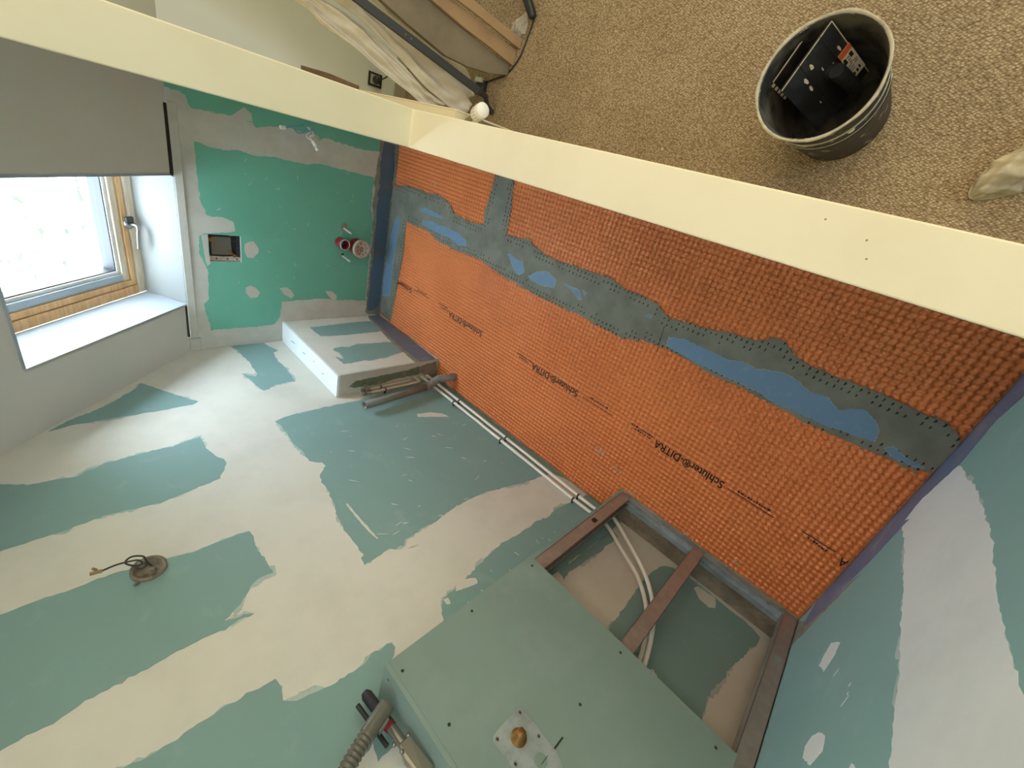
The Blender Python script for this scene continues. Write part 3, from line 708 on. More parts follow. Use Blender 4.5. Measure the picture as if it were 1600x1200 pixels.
# handle on the bottom rail
mb = MB(); ax = -SN
mb.lathe([(0,.014),(.018,.012),(.024,.004),(.025,-.004)], S(.690,.045,.20), 20, axis=-SN); h = mb.build('handle_rose', CHROME, win)
p0 = S(.690,.045,.186); mb = MB(); mb.tube(curve_pts([S(.690,.045,.19), S(.690,.045,.168), S(.705,.047,.160), S(.74,.050,.162), S(.800,.050,.168)], 5), .008, 12, True, None); mb.build('handle_lever', CHROME, win, .0)
mb = MB(); mb.obox(S(.655,.03,.186), (0,.03,0), SV*.04, SN*.014); mb.build('latch_keep', DARKP, win, .003)

# outside: dry bright ground rising away from the house
mb = MB(); n = 24; vs = []; fs = []; rr = random.Random(4)
for i in range(n+1):
    for j in range(n+1):
        x = 5+i*1.5; y = -30+j*3.0; z = -2.6+max(0, min(x, 30)-9)*.42+max(0, x-30)*.03+rr.uniform(-.2,.2)
        vs.append((x, y, z))
for i in range(n):
    for j in range(n): a = i*(n+1)+j; fs.append((a, a+n+1, a+n+2, a+1))
mb.add(vs, fs, True); st(mb.build('ground_outside', FIELD))

# ------------------------------------------------------------------ boxing in the far corner
bx = empty('pipe_boxing', (2.24, 1.27, 0), 'low filled plasterboard boxing in the corner under the window', 'boxing')
X_B, Y_B, Z_B = 1.873, 1.2, .685
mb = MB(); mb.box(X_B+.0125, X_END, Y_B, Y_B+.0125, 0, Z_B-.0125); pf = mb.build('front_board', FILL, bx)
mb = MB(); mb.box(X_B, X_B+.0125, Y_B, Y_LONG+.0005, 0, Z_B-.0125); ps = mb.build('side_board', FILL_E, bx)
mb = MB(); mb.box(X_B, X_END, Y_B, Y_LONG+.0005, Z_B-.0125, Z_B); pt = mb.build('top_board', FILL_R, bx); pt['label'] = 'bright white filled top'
cf = lambda u, v: Vector((u, Y_B, v)); cs = lambda u, v: Vector((X_B, u, v))
cl = (X_B, X_END, .001, Z_B)
def clipc(P, c): return [p[:] for p in clip_rect([Vector(q) for q in P], *c)]
halo('filler_smear', PATCHES['CF_green'], cf, (0,-T*.5,0), HALO, pf, cl, .010, 8)
patch('bare_plasterboard', PATCHES['CF_green'], cf, (0,-T,0), BOARD, pf, .003, .010, clamp=cl)
patch('adhesive_smear', PATCHES['CF_residue'], cf, (0,-T*1.4,0), RESID, pf, .003, .010, clamp=cl)
patch('sealing_strip', PATCHES['CF_blue'], cf, (0,-.0016,0), NAVY_C, pf, .002, .010, clamp=cl)
cl2 = (Y_B, Y_LONG, .001, Z_B)
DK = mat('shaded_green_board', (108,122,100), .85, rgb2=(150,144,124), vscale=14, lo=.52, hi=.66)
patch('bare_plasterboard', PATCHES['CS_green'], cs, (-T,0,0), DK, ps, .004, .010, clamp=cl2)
patch('adhesive_smear', PATCHES['CS_residue'], cs, (-T*1.4,0,0), RESID, ps, .003, .010, clamp=cl2)
# scrapes on the white top
for (x, y, l) in ((2.42,1.262,.05),(2.27,1.262,.035),(2.15,1.25,.012),(2.03,1.27,.02)):
    mb = MB(); mb.obox((x, y, Z_B), (l,.004,0), (.002,.006,0), (0,0,.0006)); mb.build('scrape', BOARD, pt)

# ------------------------------------------------------------------ stud frame with the shower board
sf = empty('stud_frame', (.05, 1.26, 0), 'half-boarded metal stud frame with green board and a shower fitting plate', 'partition')
ZT = 1.262
def stud(x0, x1, ztop, open_right):
    """C section, flange towards the room, web on one side"""
    mb = MB(); t = .0012; y0, y1 = YP, YP+.048
    mb.box(x0, x1, y0, y0+t, .001, ztop); mb.box(x0, x1, y1-t, y1, .001, ztop)
    xw = x1-t if not open_right else x0
    mb.box(xw, xw+t, y0, y1, .001, ztop)
    xl = x0 if not open_right else x1-t
    mb.box(xl, xl+t, y0, y0+.007, .001, ztop); mb.box(xl, xl+t, y1-.007, y1, .001, ztop)
    return mb.build('stud', STEEL, sf)
a1 = stud(.388, .4355, ZT-.02, False); a2 = stud(.021, .069, ZT-.02, True); a3 = stud(-.3435, -.2965, ZT-.02, False)
# punched hole and the bright tab on the outer studs
def hole_plate(x, z, m, w, hgt, par, name):
    mb = MB(); pts = []
    for k in range(12):
        a = k*math.pi/6; pts.append((x+w*math.copysign(abs(math.cos(a))**.5, math.cos(a)), YP-.0004, z+hgt*math.copysign(abs(math.sin(a))**.5, math.sin(a))))
    mb.prism(pts, (0,-.0006,0)); return mb.build(name, m, par)
hole_plate(.412, .293, DARKGAP, .011, .014, a1, 'punched_hole'); hole_plate(-.321, .256, STEEL_B, .010, .014, a3, 'punched_tab')
mb = MB(); t = .0012
mb.box(-.343,.4355, YP+.0002, YP+t, 0, .03); mb.box(-.343,.4355, YP, YP+.05, 0, t); mb.box(-.343,.4355, YP+.05-t, YP+.05, 0, .03); tr = mb.build('floor_track', STEEL_B, sf)
for x in (.24, -.245):
    mb = MB(); mb.cyl((x, YP+.02, .0012), (x, YP+.02, .004), .004, 10); mb.build('screw', DARKP, tr)
mb = MB(); mb.box(.4365, .449, YP, Y_LONG+.0005, 0, ZT-.0125); sb = mb.build('side_board', BOARD_P, sf)
mb = MB(); mb.box(-.298, .449, YP-.0135, YP-.001, .676, ZT-.0125); fb = mb.build('front_board', BOARD_P, sf)
mb = MB(); mb.box(-.343, .449, YP-.0135, Y_LONG+.0005, ZT-.012, ZT); tb = mb.build('top_board', BOARD_P, sf)
for (x, z) in ((.417,.705),(.421,.985),(.409,1.235),(.242,1.215),(.053,.922),(.050,.706),(.05,1.16),(-.25,.71)):
    mb = MB(); mb.cyl((x, YP-.0136, z), (x, YP-.0142, z), .0042, 10); mb.build('screw_head', DARKP, fb)
mb = MB(); mb.cyl((.425, YP+.02, ZT), (.425, YP+.02, ZT+.0005), .0035, 8); mb.build('screw_head', DARKP, tb)
# shade inside the frame, put in as a thin dark strip, and a pencil slit
mb = MB(); mb.box(-.3445, -.3437, YP+.05, Y_LONG, 0, ZT-.0125); mb.build('inside_shade_strip', DARKGAP, sf)
yq = YP-.0136
def fpatch(name, pts, m, par, th=.0012): 
    mb = MB(); mb.prism([(x, yq, z) for x, z in pts], (0,-th,0)); return mb.build(name, m, par)
plate = fpatch('mixer_plate', [(.156,1.062),(.152,1.055),(.098,1.050),(.075,1.052),(.030,1.052),(.010,1.060),(-.005,1.075),(-.005,1.135),(.010,1.152),(.075,1.158),(.098,1.156),(.148,1.157),(.157,1.148),(.158,1.10),(.157,1.078)], STEEL_B, fb)
yq2 = yq-.0012
for (x, z) in ((.146,1.063),(.145,1.146),(.082,1.063),(.084,1.146)):
    mb = MB(); mb.lathe([(.0048,0),(.0048,.0012),(.0030,.0012),(.0026,.0006),(0,.0006)], (x, yq2, z), 14, axis=(0,-1,0)); sc_ = mb.build('plate_screw', CHROME, plate); mb = MB(); mb.cyl((x, yq2-.0006, z), (x, yq2-.0010, z), .0024, 10); mb.build('recess_shade', DARKGAP, plate)  # dark dot paints in the shade of the shallow recess
mb = MB(); mb.lathe([(.020,0),(.020,.003),(.0165,.003),(.0165,.005),(.0135,.006),(.0135,.018),(.0125,.0185),(.0125,.022),(0,.022)], (.113, yq2, 1.104), 28, axis=(0,-1,0)); mb.build('brass_socket', BRASS, plate)
mb = MB(); mb.lathe([(.0125,0),(.0125,.004),(0,.004)], (.113, yq2-.0215, 1.104), 6, axis=(0,-1,0)); mb.build('brass_cap', BRASS, plate)
for (x0,z0,x1,z1) in ((.039,1.052,.042,1.017),(.043,1.10,.043,1.075)):
    mb = MB(); mb.box(min(x0,x1)-.0006, max(x0,x1)+.0006, yq2-.0003, yq, min(z0,z1), max(z0,z1)); mb.build('knife_slit', DARKGAP, fb)
for (x, z, rx, rz) in ((.048,1.095,.016,.016),(.03,1.13,.014,.012)):
    mb = MB(); mb.prism([(x+rx*math.cos(a), yq2, z+rz*math.sin(a)) for a in np.linspace(0,6.28,13)[:-1]], (0,-.0003,0)); mb.build('board_window', BOARD_P, plate)

# ------------------------------------------------------------------ pipes
def clip(par, x, y, z, axis='x'):
    mb = MB(); 
    if axis == 'x': mb.lathe([(.0085,-.004),(.0105,-.004),(.0105,.004),(.0085,.004)], (x, y, z), 16, axis=(1,0,0)); mb.box(x-.004, x+.004, y+.008, Y_LONG+.0008, z-.004, z+.004)
    else: mb.lathe([(.0085,-.004),(.0105,-.004),(.0105,.004),(.0085,.004)], (x, y, z), 16); mb.box(x-.004, x+.004, y+.008, Y_LONG+.0008, z-.004, z+.004)
    return mb.build('pipe_clip', DARKP, par)
YS = 1.312
for k, (z0, lab, ins) in enumerate(((.118, 'upper white water pipe running low along the green wall into the stud frame', [(.395,1.285,.150),(.27,1.272,.232),(.16,1.268,.300),(.075,1.272,.39),(.02,1.28,.50),(-.012,1.285,.64),(-.02,1.285,.76)]),
                                     (.074, 'lower white water pipe running just above the floor into the stud frame', [(.40,1.262,.105),(.25,1.25,.205),(.14,1.25,.285),(.065,1.255,.37),(.012,1.262,.48),(-.024,1.27,.62),(-.03,1.27,.75)]))):
    zi = z0
    pth = [(X_B+.02, YS, zi), (1.70, YS, zi), (1.40, YS, zi-.001), (1.16, YS, zi), (.85, YS, zi+.001), (.60, YS, zi+.004), (.47, YS-.012, zi+.014)]+ins
    mb = MB(); mb.tube(curve_pts(pth, 8), .0082, 14); t = empty('water_pipe', (1.1, YS, zi-.008), lab, 'pipe', 'white water pipes along the wall')
    mb.build('pipe_run', PIPE_W, t)
    for x in (1.535, 1.12, .60): clip(t, x, YS, zi+(.004 if x < .7 else 0))
TAUPE = mat('beige_pipe_sleeve', (206,196,178), .45)
for k, (x, z0, zt_, lab) in enumerate(((1.846, .215, .535, 'beige pipe nearer the boxing rising to a closed stop valve'), (1.812, .170, .545, 'beige pipe nearer the grey drain rising to a closed stop valve'))):
    y = 1.308
    mb = MB(); mb.tube(curve_pts([(X_B+.015, y, z0), (x+.012, y, z0+.002), (x, y, z0+.022), (x, y, z0+.06), (x-.001, y, zt_-.03)], 8), .0085, 14)
    t = empty('valve_pipe', (x, y, z0), lab, 'pipe', 'pipes with stop valves'); mb.build('pipe_run', TAUPE, t); clip(t, x, y, .43-.01*k, 'z')
    v = MB(); v.lathe([(.0115,0),(.0125,.003),(.0125,.014),(.0105,.016),(.0105,.020),(.009,.020),(.009,.040),(.0115,.041),(.0115,.050),(0,.050)], (x, y, zt_-.035), 8); vb = v.build('stop_valve', CHROME, t)
    mb = MB(); mb.cyl((x, y, zt_-.008), (x+.004, y-.034, zt_-.004), .0042, 10); mb.build('valve_stem', CHROME, vb)
    mb = MB(); mb.cyl((x-.012, y-.034, zt_-.010), (x+.020, y-.034, zt_+.002), .0036, 8); mb.cyl((x+.004, y-.028, zt_-.004), (x+.004, y-.040, zt_-.004), .006, 8); mb.build('valve_handle', CHROME, vb)
# grey drain: stub on the floor, elbow, upright pipe with its open end up
t = empty('drain_pipe', (1.72, 1.27, 0), 'grey open-ended drain pipe standing against the wall beside the boxing', 'pipe')
pp = [(1.723, 1.290, .19), (1.700, 1.290, .40), (1.682, 1.290, .625)]
mb = MB(); mb.pipe([pp[0], pp[1], pp[2]], .0205, .003, 24); mb.build('upright_pipe', PVC, t)
mb = MB(); mb.tube(curve_pts([(1.722, 1.290, .20), (1.726, 1.288, .165), (1.728, 1.272, .135), (1.722, 1.250, .105), (1.705, 1.240, .085), (1.690, 1.236, .045), (1.690, 1.236, .003)], 8), .0235, 22); el = mb.build('elbow', PVC, t)
for (c, ax) in (((1.7235,1.290,.195),(-.1,0,1)), ((1.716,1.247,.098),(-.3,-.5,-.6))):
    mb = MB(); mb.lathe([(.0235,-.006),(.0268,-.006),(.0268,.006),(.0235,.006)], c, 22, axis=ax); mb.build('socket_rim', PVC, el)
mb = MB(); mb.obox((1.700,1.222,.05),(-.006,-.01,.0),(0,.003,.012),(.004,-.004,0)); mb.build('pipe_label', WHITE, t)

# toilet connections on the end wall
t = empty('waste_pipe', (X_END, .700, .235), 'short dark red waste pipe with a round white cap low on the deep green wall', 'pipe')
c = Vector((X_END, .700, .235)); dr = Vector((-1, -.04, -.06)).normalized()
mb = MB(); mb.cyl(c+Vector((.05,0,0)), c+dr*.070, .052, 32); mb.build('pipe_body', RED, t)
mb = MB(); mb.lathe([(.053,-.022),(.057,-.018),(.057,.004),(.054,.006),(.052,.003),(.014,.003),(.013,-.004),(.008,-.004),(.007,.0),(0,.0)], c+dr*.073, 36, axis=dr); cap = mb.build('end_cap', SOILED, t)
for k in range(8):
    a = k*math.pi/4+.3; q = Vector((0,0,1)).rotation_difference(dr) @ Vector((math.cos(a)*.034, math.sin(a)*.034, .0035)); mb = MB(); mb.cyl(c+dr*.073+q, c+dr*.0735+q+dr*.001, .003, 8); mb.build('rivet', DARKGAP, cap)
t = empty('flush_pipe', (X_END, .680, .345), 'small dark red open flush pipe above the capped waste pipe', 'pipe')
c = Vector((X_END, .680, .345)); 
mb = MB(); mb.pipe([c+Vector((.06,0,0)), c+dr*.03, c+dr*.065], .0315, .004, 28); mb.build('pipe_body', RED, t)
mb = MB(); mb.lathe([(.0275,-.002),(.0335,-.002),(.0335,.004),(.0275,.004),(.0275,-.002)], c+dr*.065, 28, axis=dr); mb.build('rim', SOILED, t)
for k, (y, z, lab) in enumerate(((.588, .322, 'bright threaded rod on the low-wall side of the flush pipe, in a grey filled spot'), (.762, .318, 'bright threaded rod on the boxing side of the flush pipe'))):
    t = empty('threaded_rod', (X_END, y, z), lab, 'rod', 'toilet fixing rods')
    mb = MB(); a = Vector((X_END+.05, y, z)); b = Vector((X_END-.085, y+.012, z-.004)); mb.cyl(a, b, .0058, 12); rod = mb.build('rod', ZINC, t)
    for q in range(10): 
        p = a.lerp(b, .45+q*.05); mb = MB(); mb.lathe([(.0056,-.001),(.0066,0),(.0056,.001)], p, 12, axis=b-a)
    mb.build('thread', ZINC, t)
    mb = MB(); r = .026 if k == 0 else .010; mb.prism([(X_END+.0008, y-.004+r*math.cos(a_)*1.0, z+r*.8*math.sin(a_)) for a_ in np.linspace(0,6.28,11)[:-1]], (-.0006,0,0)); mb.build('filled_spot', RESID if k == 0 else DARKGAP, t)
# cistern opening
t = empty('cistern_opening', (X_END+.06, .755, HZ0), 'open dark cistern hatch in the deep green wall below the window', 'cistern')
GREYP = mat('grey_cistern_plastic', (112,108,100), .6)
mb = MB(); d = .085
mb.box(X_END+d, X_END+d+.004, HY0-.005, HY1+.005, HZ0-.005, HZ1+.005); mb.box(X_END+.012, X_END+d, HY0-.006, HY0-.001, HZ0-.005, HZ1+.005); mb.box(X_END+.012, X_END+d, HY1+.001, HY1+.006, HZ0-.005, HZ1+.005)
mb.box(X_END+.012, X_END+d, HY0, HY1, HZ0-.006, HZ0-.001); mb.box(X_END+.012, X_END+d, HY0, HY1, HZ1+.001, HZ1+.006); mb.build('hatch_box', GREYP, t)
mb = MB(); mb.box(X_END+.03, X_END+.08, .700, .800, .935, 1.03); mb.build('valve_block', GREYP, t, .004)
mb = MB(); mb.box(X_END+.02, X_END+.03, HY1-.022, HY1, HZ0, HZ1); rail_ = mb.build('side_rail', SOILED, t)
for z in (.915,.96,1.01): 
    mb = MB(); mb.cyl((X_END+.02, HY1-.011, z), (X_END+.0185, HY1-.011, z), .004, 8); mb.build('rail_hole', DARKGAP, rail_)
mb = MB(); mb.cyl((X_END+.05, .715, 1.03), (X_END+.015, .715, 1.03), .012, 14); mb.build('water_inlet', BRASS, t)
mb = MB(); mb.cyl((X_END+.05, .80, .925), (X_END+.02, .80, .925), .010, 8); mb.cyl((X_END+.03, .80, .925), (X_END+.03, .77, .95), .005, 8); mb.build('stop_valve', BRASS, t)
mb = MB(); mb.cyl((X_END+.06, .73, .90), (X_END+.06, .73, 1.04), .008, 10); mb.build('riser', GREYP, t)
mb = MB(); mb.box(X_END+.02, X_END+.05, HY0, HY1-.02, HZ0, HZ0+.014); mb.build('lower_ledge', DARKP, t)

# loose wires by the end wall
t = empty('loose_wires', (X_END, .085, .56), 'blue and white loose wires hanging from the dark green end wall', 'wires')
WB = mat('blue_wire', (110,160,204), .4)
for k, (pts, m) in enumerate((([(X_END+.02,.07,.575),(X_END-.03,.08,.60),(X_END-.06,.095,.66),(X_END-.07,.11,.70)], WB), ([(X_END+.02,.075,.56),(X_END-.05,.10,.57),(X_END-.08,.125,.60),(X_END-.10,.140,.575)], WHITE),
                             ([(X_END+.02,.07,.56),(X_END-.04,.11,.545),(X_END-.03,.125,.56),(X_END-.07,.155,.55)], WHITE), ([(X_END+.02,.08,.57),(X_END-.05,.085,.555),(X_END-.06,.11,.60),(X_END-.05,.12,.63),(X_END-.08,.105,.66)], WB))):
    mb = MB(); mb.tube(curve_pts(pts, 8), .0032, 8); mb.build('wire', m, t)
for p, q in (((X_END-.07,.11,.70),(X_END-.07,.113,.725)), ((X_END-.10,.140,.575),(X_END-.115,.160,.565)), ((X_END-.07,.155,.55),(X_END-.085,.18,.54))):
    mb = MB(); mb.cyl(p, q, .0095, 10); mb.build('wire_connector', WHITE, t)

# wall light outlet on the long wall
t = empty('wall_light_outlet', (1.18, Y_LONG, 1.61), 'round grey wiring outlet with curled black cable on the green wall above', 'outlet')
c = Vector((1.185, Y_LONG+.0015, 1.61)); GREYB = mat('dusty_outlet', (140,128,112), .7, rgb2=(104,96,86), vscale=30, lo=.4, hi=.6)
mb = MB(); mb.lathe([(0,.0015),(.030,.0015),(.034,.010),(.044,.011),(.045,.0)], c, 30, axis=(0,-1,0)); bo = mb.build('outlet_ring', GREYB, t)
mb = MB(); mb.lathe([(0,0),(.010,0),(.011,.016),(.004,.020),(0,.020)], c+Vector((.018,-.004,.012)), 14, axis=(0,-1,0)); mb.build('terminal', GREYB, t)
mb = MB(); mb.cyl(c+Vector((-.02,-.008,-.01)), c+Vector((-.022,-.026,-.008)), .007, 10); mb.build('terminal', GREYB, t)
pts = [c+Vector(p) for p in ((-.005,-.004,-.012),(.006,-.030,.0),(.024,-.040,.006),(.034,-.044,.030),(.020,-.044,.046),(.0,-.040,.030),(-.004,-.040,.012),(.012,-.045,.020),(.020,-.048,.060),(.016,-.050,.095))]
mb = MB(); mb.tube(curve_pts(pts, 8), .0026, 8); mb.build('black_cable', DARKP, t)
mb = MB(); mb.cyl(c+Vector((.016,-.050,.095)), c+Vector((.016,-.054,.120)), .005, 8); mb.cyl(c+Vector((.018,-.058,.105)), c+Vector((.018,-.070,.112)), .0035, 6); mb.build('cable_connector', CARD, t)
mb = MB(); mb.cyl(c+Vector((-.036,-.004,.028)), c+Vector((-.046,-.012,.040)), .004, 8); mb.build('fixing_lug', GREYB, t)

# ------------------------------------------------------------------ things lying on top of the stud frame
t = empty('corrugated_hose', (.40, 1.25, ZT), 'grey corrugated hose with a smooth cuff arching over the stud frame top', 'hose')
hp = curve_pts([(.381,1.212,1.290),(.366,1.214,1.335),(.350,1.216,1.380),(.330,1.218,1.425),(.302,1.22,1.475),(.26,1.225,1.53),(.20,1.23,1.60)], 9)
rl = [.0195+(.0016 if k % 2 else 0) for k in range(len(hp))]
fine = []; 
for a, b in zip(hp[:-1], hp[1:]): fine += [a, a.lerp(b, .5)]
fine.append(hp[-1]); rl = [.0165+(.0030 if (k//2) % 2 else 0) for k in range(len(fine))]
mb = MB(); mb.tube(fine[24:], .02, 18, True, rl[24:]); mb.build('hose_body', FLOAT_M, t)
mb = MB(); mb.tube(fine[:28], .0225, 20, True, [.0180]*2+[.0200]*26); cf_ = mb.build('cuff', FLOAT_M, t)
mb = MB(); mb.obox(fine[6]+Vector((-.02,.004,0)), Vector((-.006,0,0)), fine[18]-fine[6], Vector((0,-.012,0))); mb.build('cuff_clip', FLOAT_M, t)
t = empty('pole_clamp', (.30, 1.26, ZT), 'black and silver telescopic pole with a metal clamp lying on the stud frame', 'tool')
A = Vector((.462,1.275,1.300)); B = Vector((.315,1.262,1.290)); D = (B-A).normalized()
mb = MB(); mb.tube([A, A+D*.01, B-D*.045], .014, 16, True, [.009,.014,.014]); mb.build('black_pole', DARKP, t)
mb = MB(); mb.cyl(B-D*.046, B-D*.034, .0145, 16); mb.build('red_collar', RED, t)
mb = MB(); mb.cyl(B-D*.034, B+D*.016, .0125, 16); mb.build('steel_tube', CHROME, t)
mb = MB(); o1 = Vector((0,.010,.026)); mb.cyl(A+D*.012+o1, B-D*.01+o1, .006, 12); mb.build('guide_rod', DARKP, t)
mb = MB(); pr = [(B+D*.012)+Vector((0,-.004,.014)), (B+D*.012)+Vector((0,-.004,-.014)), (B+D*.10)+Vector((0,0,-.016)), (B+D*.12)+Vector((0,0,.018)), (B+D*.05)+Vector((0,0,.024))]; mb.prism(pr, (0,-.020,0)); hb = mb.build('clamp_body', CHROME, t, .003)
for p in (B+D*.005+Vector((0,-.016,.022)), B+D*.03+Vector((0,-.024,.020)), B+D*.012+Vector((0,-.020,-.012))):
    mb = MB(); mb.lathe([(0,0),(.005,0),(.005,.004),(.003,.006),(0,.006)], p, 12, axis=(0,-1,0)); mb.build('clamp_bolt', CHROME, hb)

# ------------------------------------------------------------------ bucket and its tools
t = empty('mortar_bucket', (.352, -.372, .004), 'round black bucket crusted with dried mortar on the brown carpet', 'bucket')
BC = Vector((.348, -.366, .004)); H = .292; lean = Vector((.022, -.004, 0)); ZS = 1.085
def rs_(r, z): return r*(1-.094*(z/H))
def bk(prof, m, name, par=t, seg=56):
    mb = MB(); mb.lathe([(rs_(r, z), z*ZS) for r, z in prof], (0,0,0), seg); mb.v = [tuple(BC+Vector(v)+lean*(v[2]/H/ZS)) for v in mb.v]; return mb.build(name, m, par)
outer = [(0,0),(.108,0),(.112,.004),(.121,.10),(.128,.165),(.131,.167),(.131,.172),(.129,.174),(.131,.198),(.134,.200),(.134,.206),(.1315,.208),(.134,.236),(.138,.239),(.138,.246),(.136,.248),(.139,.278),(.147,.281),(.149,.290),(.144,.2935),(.139,.290)]
bo = bk(outer, BUCKET_M, 'bucket_wall'); bk([(.139,.290),(.137,.278),(.118,.10),(.108,.010),(0,.010)], BUCKET_IN, 'bucket_inside')
# dried mortar around the rim, uneven
rr = random.Random(9); mb = MB(); vs = []; fs = []; seg = 96
for k in range(seg):
    a = 2*math.pi*k/seg; hh = .0035+.003*abs(math.sin(a*3+1))*rr.random()+.001*rr.random(); dn = .010+.018*(rr.random()**3)
    wob_ = .0012*math.sin(a*7)+.001*rr.random()
    for (r_, z_) in ((.1350+wob_, .2915), (.1345+wob_, .2935+hh*.5), (.1325+wob_, .2935+hh), (.1290, .2935+hh*.2), (.1262, .2935-dn)):
        vs.append(BC+lean+Vector((math.cos(a)*r_, math.sin(a)*r_, z_*ZS)))
for k in range(seg):
    for j in range(4):
        a = k*5+j; b = ((k+1) % seg)*5+j; fs.append((a, b, b+1, a+1))
mb.add(vs, fs, True); mb.build('mortar_crust', DRYMORT, t)
for (a, z, r_) in ((4.7,.20,.008),(4.2,.25,.006),(3.6,.19,.007),(5.6,.23,.006),(2.5,.23,.009),(5.1,.262,.007)):
    rad = rs_(.11+.03*z/.29, z); c_ = BC+lean*(z/H)+Vector((math.cos(a)*(rad+.001), math.sin(a)*(rad+.001), z)); mb = MB(); mb.lathe([(0,.004),(r_*.7,.003),(r_,0)], c_, 9, axis=(math.cos(a), math.sin(a), 0)); mb.build('mortar_lump', DRYMORT, t)
for z in (.186, .222, .229):
    rad = .132+.0*z; bk([(rad+.0004+(z-.186)*.09,z),(rad+.0014+(z-.186)*.09,z+.0012),(rad+.0004+(z-.186)*.09,z+.0024)], DRYMORT, 'mortar_ring')
# black float leaning in the bucket: bent plate, handle, printed label
t = empty('black_float', (.37,-.37,.06), 'black plastic trowel float with a stubby handle standing in the bucket', 'tool')
P1 = Vector((.455,-.300,.262)); P2 = Vector((.400,-.478,.272)); P3 = Vector((.345,-.262,.205)); P4 = Vector((.30,-.44,.16))
P1 = Vector((.404,-.487,.315)); P2 = Vector((.448,-.346,.300)); Q1 = P1+Vector((-.091,.043,-.17))
E1 = P2-P1; E2 = Q1-P1; nrm = E1.cross(E2).normalized(); nrm = -nrm if nrm.z < 0 else nrm
mb = MB(); mb.obox(P1, E1, E2, -nrm*.006); pl = mb.build('blade_plate', BLACK, t, .001)
mb = MB(); r1 = P1+nrm*.0003
mb.obox(P1+nrm*.0003, E1, E2*.014, nrm*.0008); mb.obox(P1+nrm*.0003, E1*.012, E2, nrm*.0008); mb.build('mortar_edge', DRYMORT, t)
for f_ in (.22, .62):
    mb = MB(); mb.obox(P1+E1*f_+nrm*.0002, E1*.008, E2, nrm*.0015); mb.build('plate_rib', BLACK, pl)
base = P1+E1*.36+E2*.50
mb = MB(); mb.tube([base-nrm*.002, base+nrm*.020], .020, 20); mb.build('handle_stub', BLACK, t)
mb = MB(); hd = (E2.normalized()*.97-E1.normalized()*.08).normalized(); mb.tube([base+nrm*.036-hd*.022, base+nrm*.036-hd*.020, base+nrm*.036+hd*.03, base+nrm*.036+hd*.070], .016, 18, True, [.0165,.0175,.0165,.015]); mb.build('handle_grip', BLACK, t)
lb = P1+E1*.20+E2*.42+nrm*.0018; a_ = -E1.normalized()*.62; b_ = E2.normalized()*1.6
LABEL = mat('printed_label', (206,198,176), .6); ORG = mat('label_orange', (206,92,48), .6)
mb = MB(); mb.obox(lb, a_*.050, b_*.056, nrm*.0008); lo_ = mb.build('printed_label', LABEL, pl)
mb = MB(); mb.obox(lb+nrm*.0008, a_*.050, b_*.010, nrm*.0003); mb.build('label_stripe', ORG, lo_)
mb = MB()
for (u, v, w, h) in ((.004,.014,.010,.010),(.030,.013,.012,.009),(.018,.016,.010,.0015),(.018,.021,.010,.0015),(.018,.026,.010,.0015),(.030,.030,.014,.0012),(.030,.034,.014,.0012),(.006,.030,.018,.0012),(.006,.035,.018,.0012),(.006,.040,.018,.0012),(.006,.046,.008,.006),(.020,.046,.007,.006),(.032,.044,.006,.006)):
    mb.obox(lb+nrm*.0008+a_*u+b_*v, a_*w, b_*h, nrm*.0003)
mb.build('label_print', PRINT, lo_)
rr = random.Random(2)
for k in range(9):
    p = P1+E1*rr.uniform(.05,.75)+E2*rr.uniform(.05,.7)+nrm*.001; r_ = rr.uniform(.002,.006)
    mb = MB(); mb.prism([p+a_*r_*math.cos(q)*rr.uniform(.6,1.4)+b_*r_*math.sin(q)*rr.uniform(.6,1.4) for q in np.linspace(0,6.28,8)[:-1]], nrm*.0012); mb.build('mortar_fleck', DRYMORT, pl)
# notched trowel behind it
t = empty('notched_trowel', (.46,-.33,.1), 'notched steel trowel between the float and the bucket side', 'tool')
R1 = Vector((.484,-.368,.275)); R2 = Vector((.456,-.455,.285)); Rd = Vector((-.040,.012,-.15)); e1 = R2-R1; rn = e1.cross(Rd).normalized()
mb = MB(); mb.obox(R1, e1, Rd, rn*.002); bl = mb.build('blade', BLACK, t)
mb = MB(); mb.obox(R1-Rd.normalized()*.001, e1, Rd*.02, rn*.003); mb.build('mortar_edge', DRYMORT, t)
for k in range(5):
    mb = MB(); p = R1+Rd*(.03+.12*k)-e1.normalized()*.008; mb.obox(p, e1.normalized()*.008, Rd*.06, rn*.002); mb.build('tooth', DRYMORT, bl)
mb = MB(); m_ = R1+e1*.42+Rd*.25+rn*-.02; mb.cyl(m_, m_+Rd*.55, .011, 14); mb.build('wooden_handle', mat('tan_handle', (176,140,110), .7), t, .0)
mb = MB(); mb.cyl(m_+Rd*.1, R1+e1*.42+Rd*.3, .005, 10); mb.build('handle_post', CHROME, t)

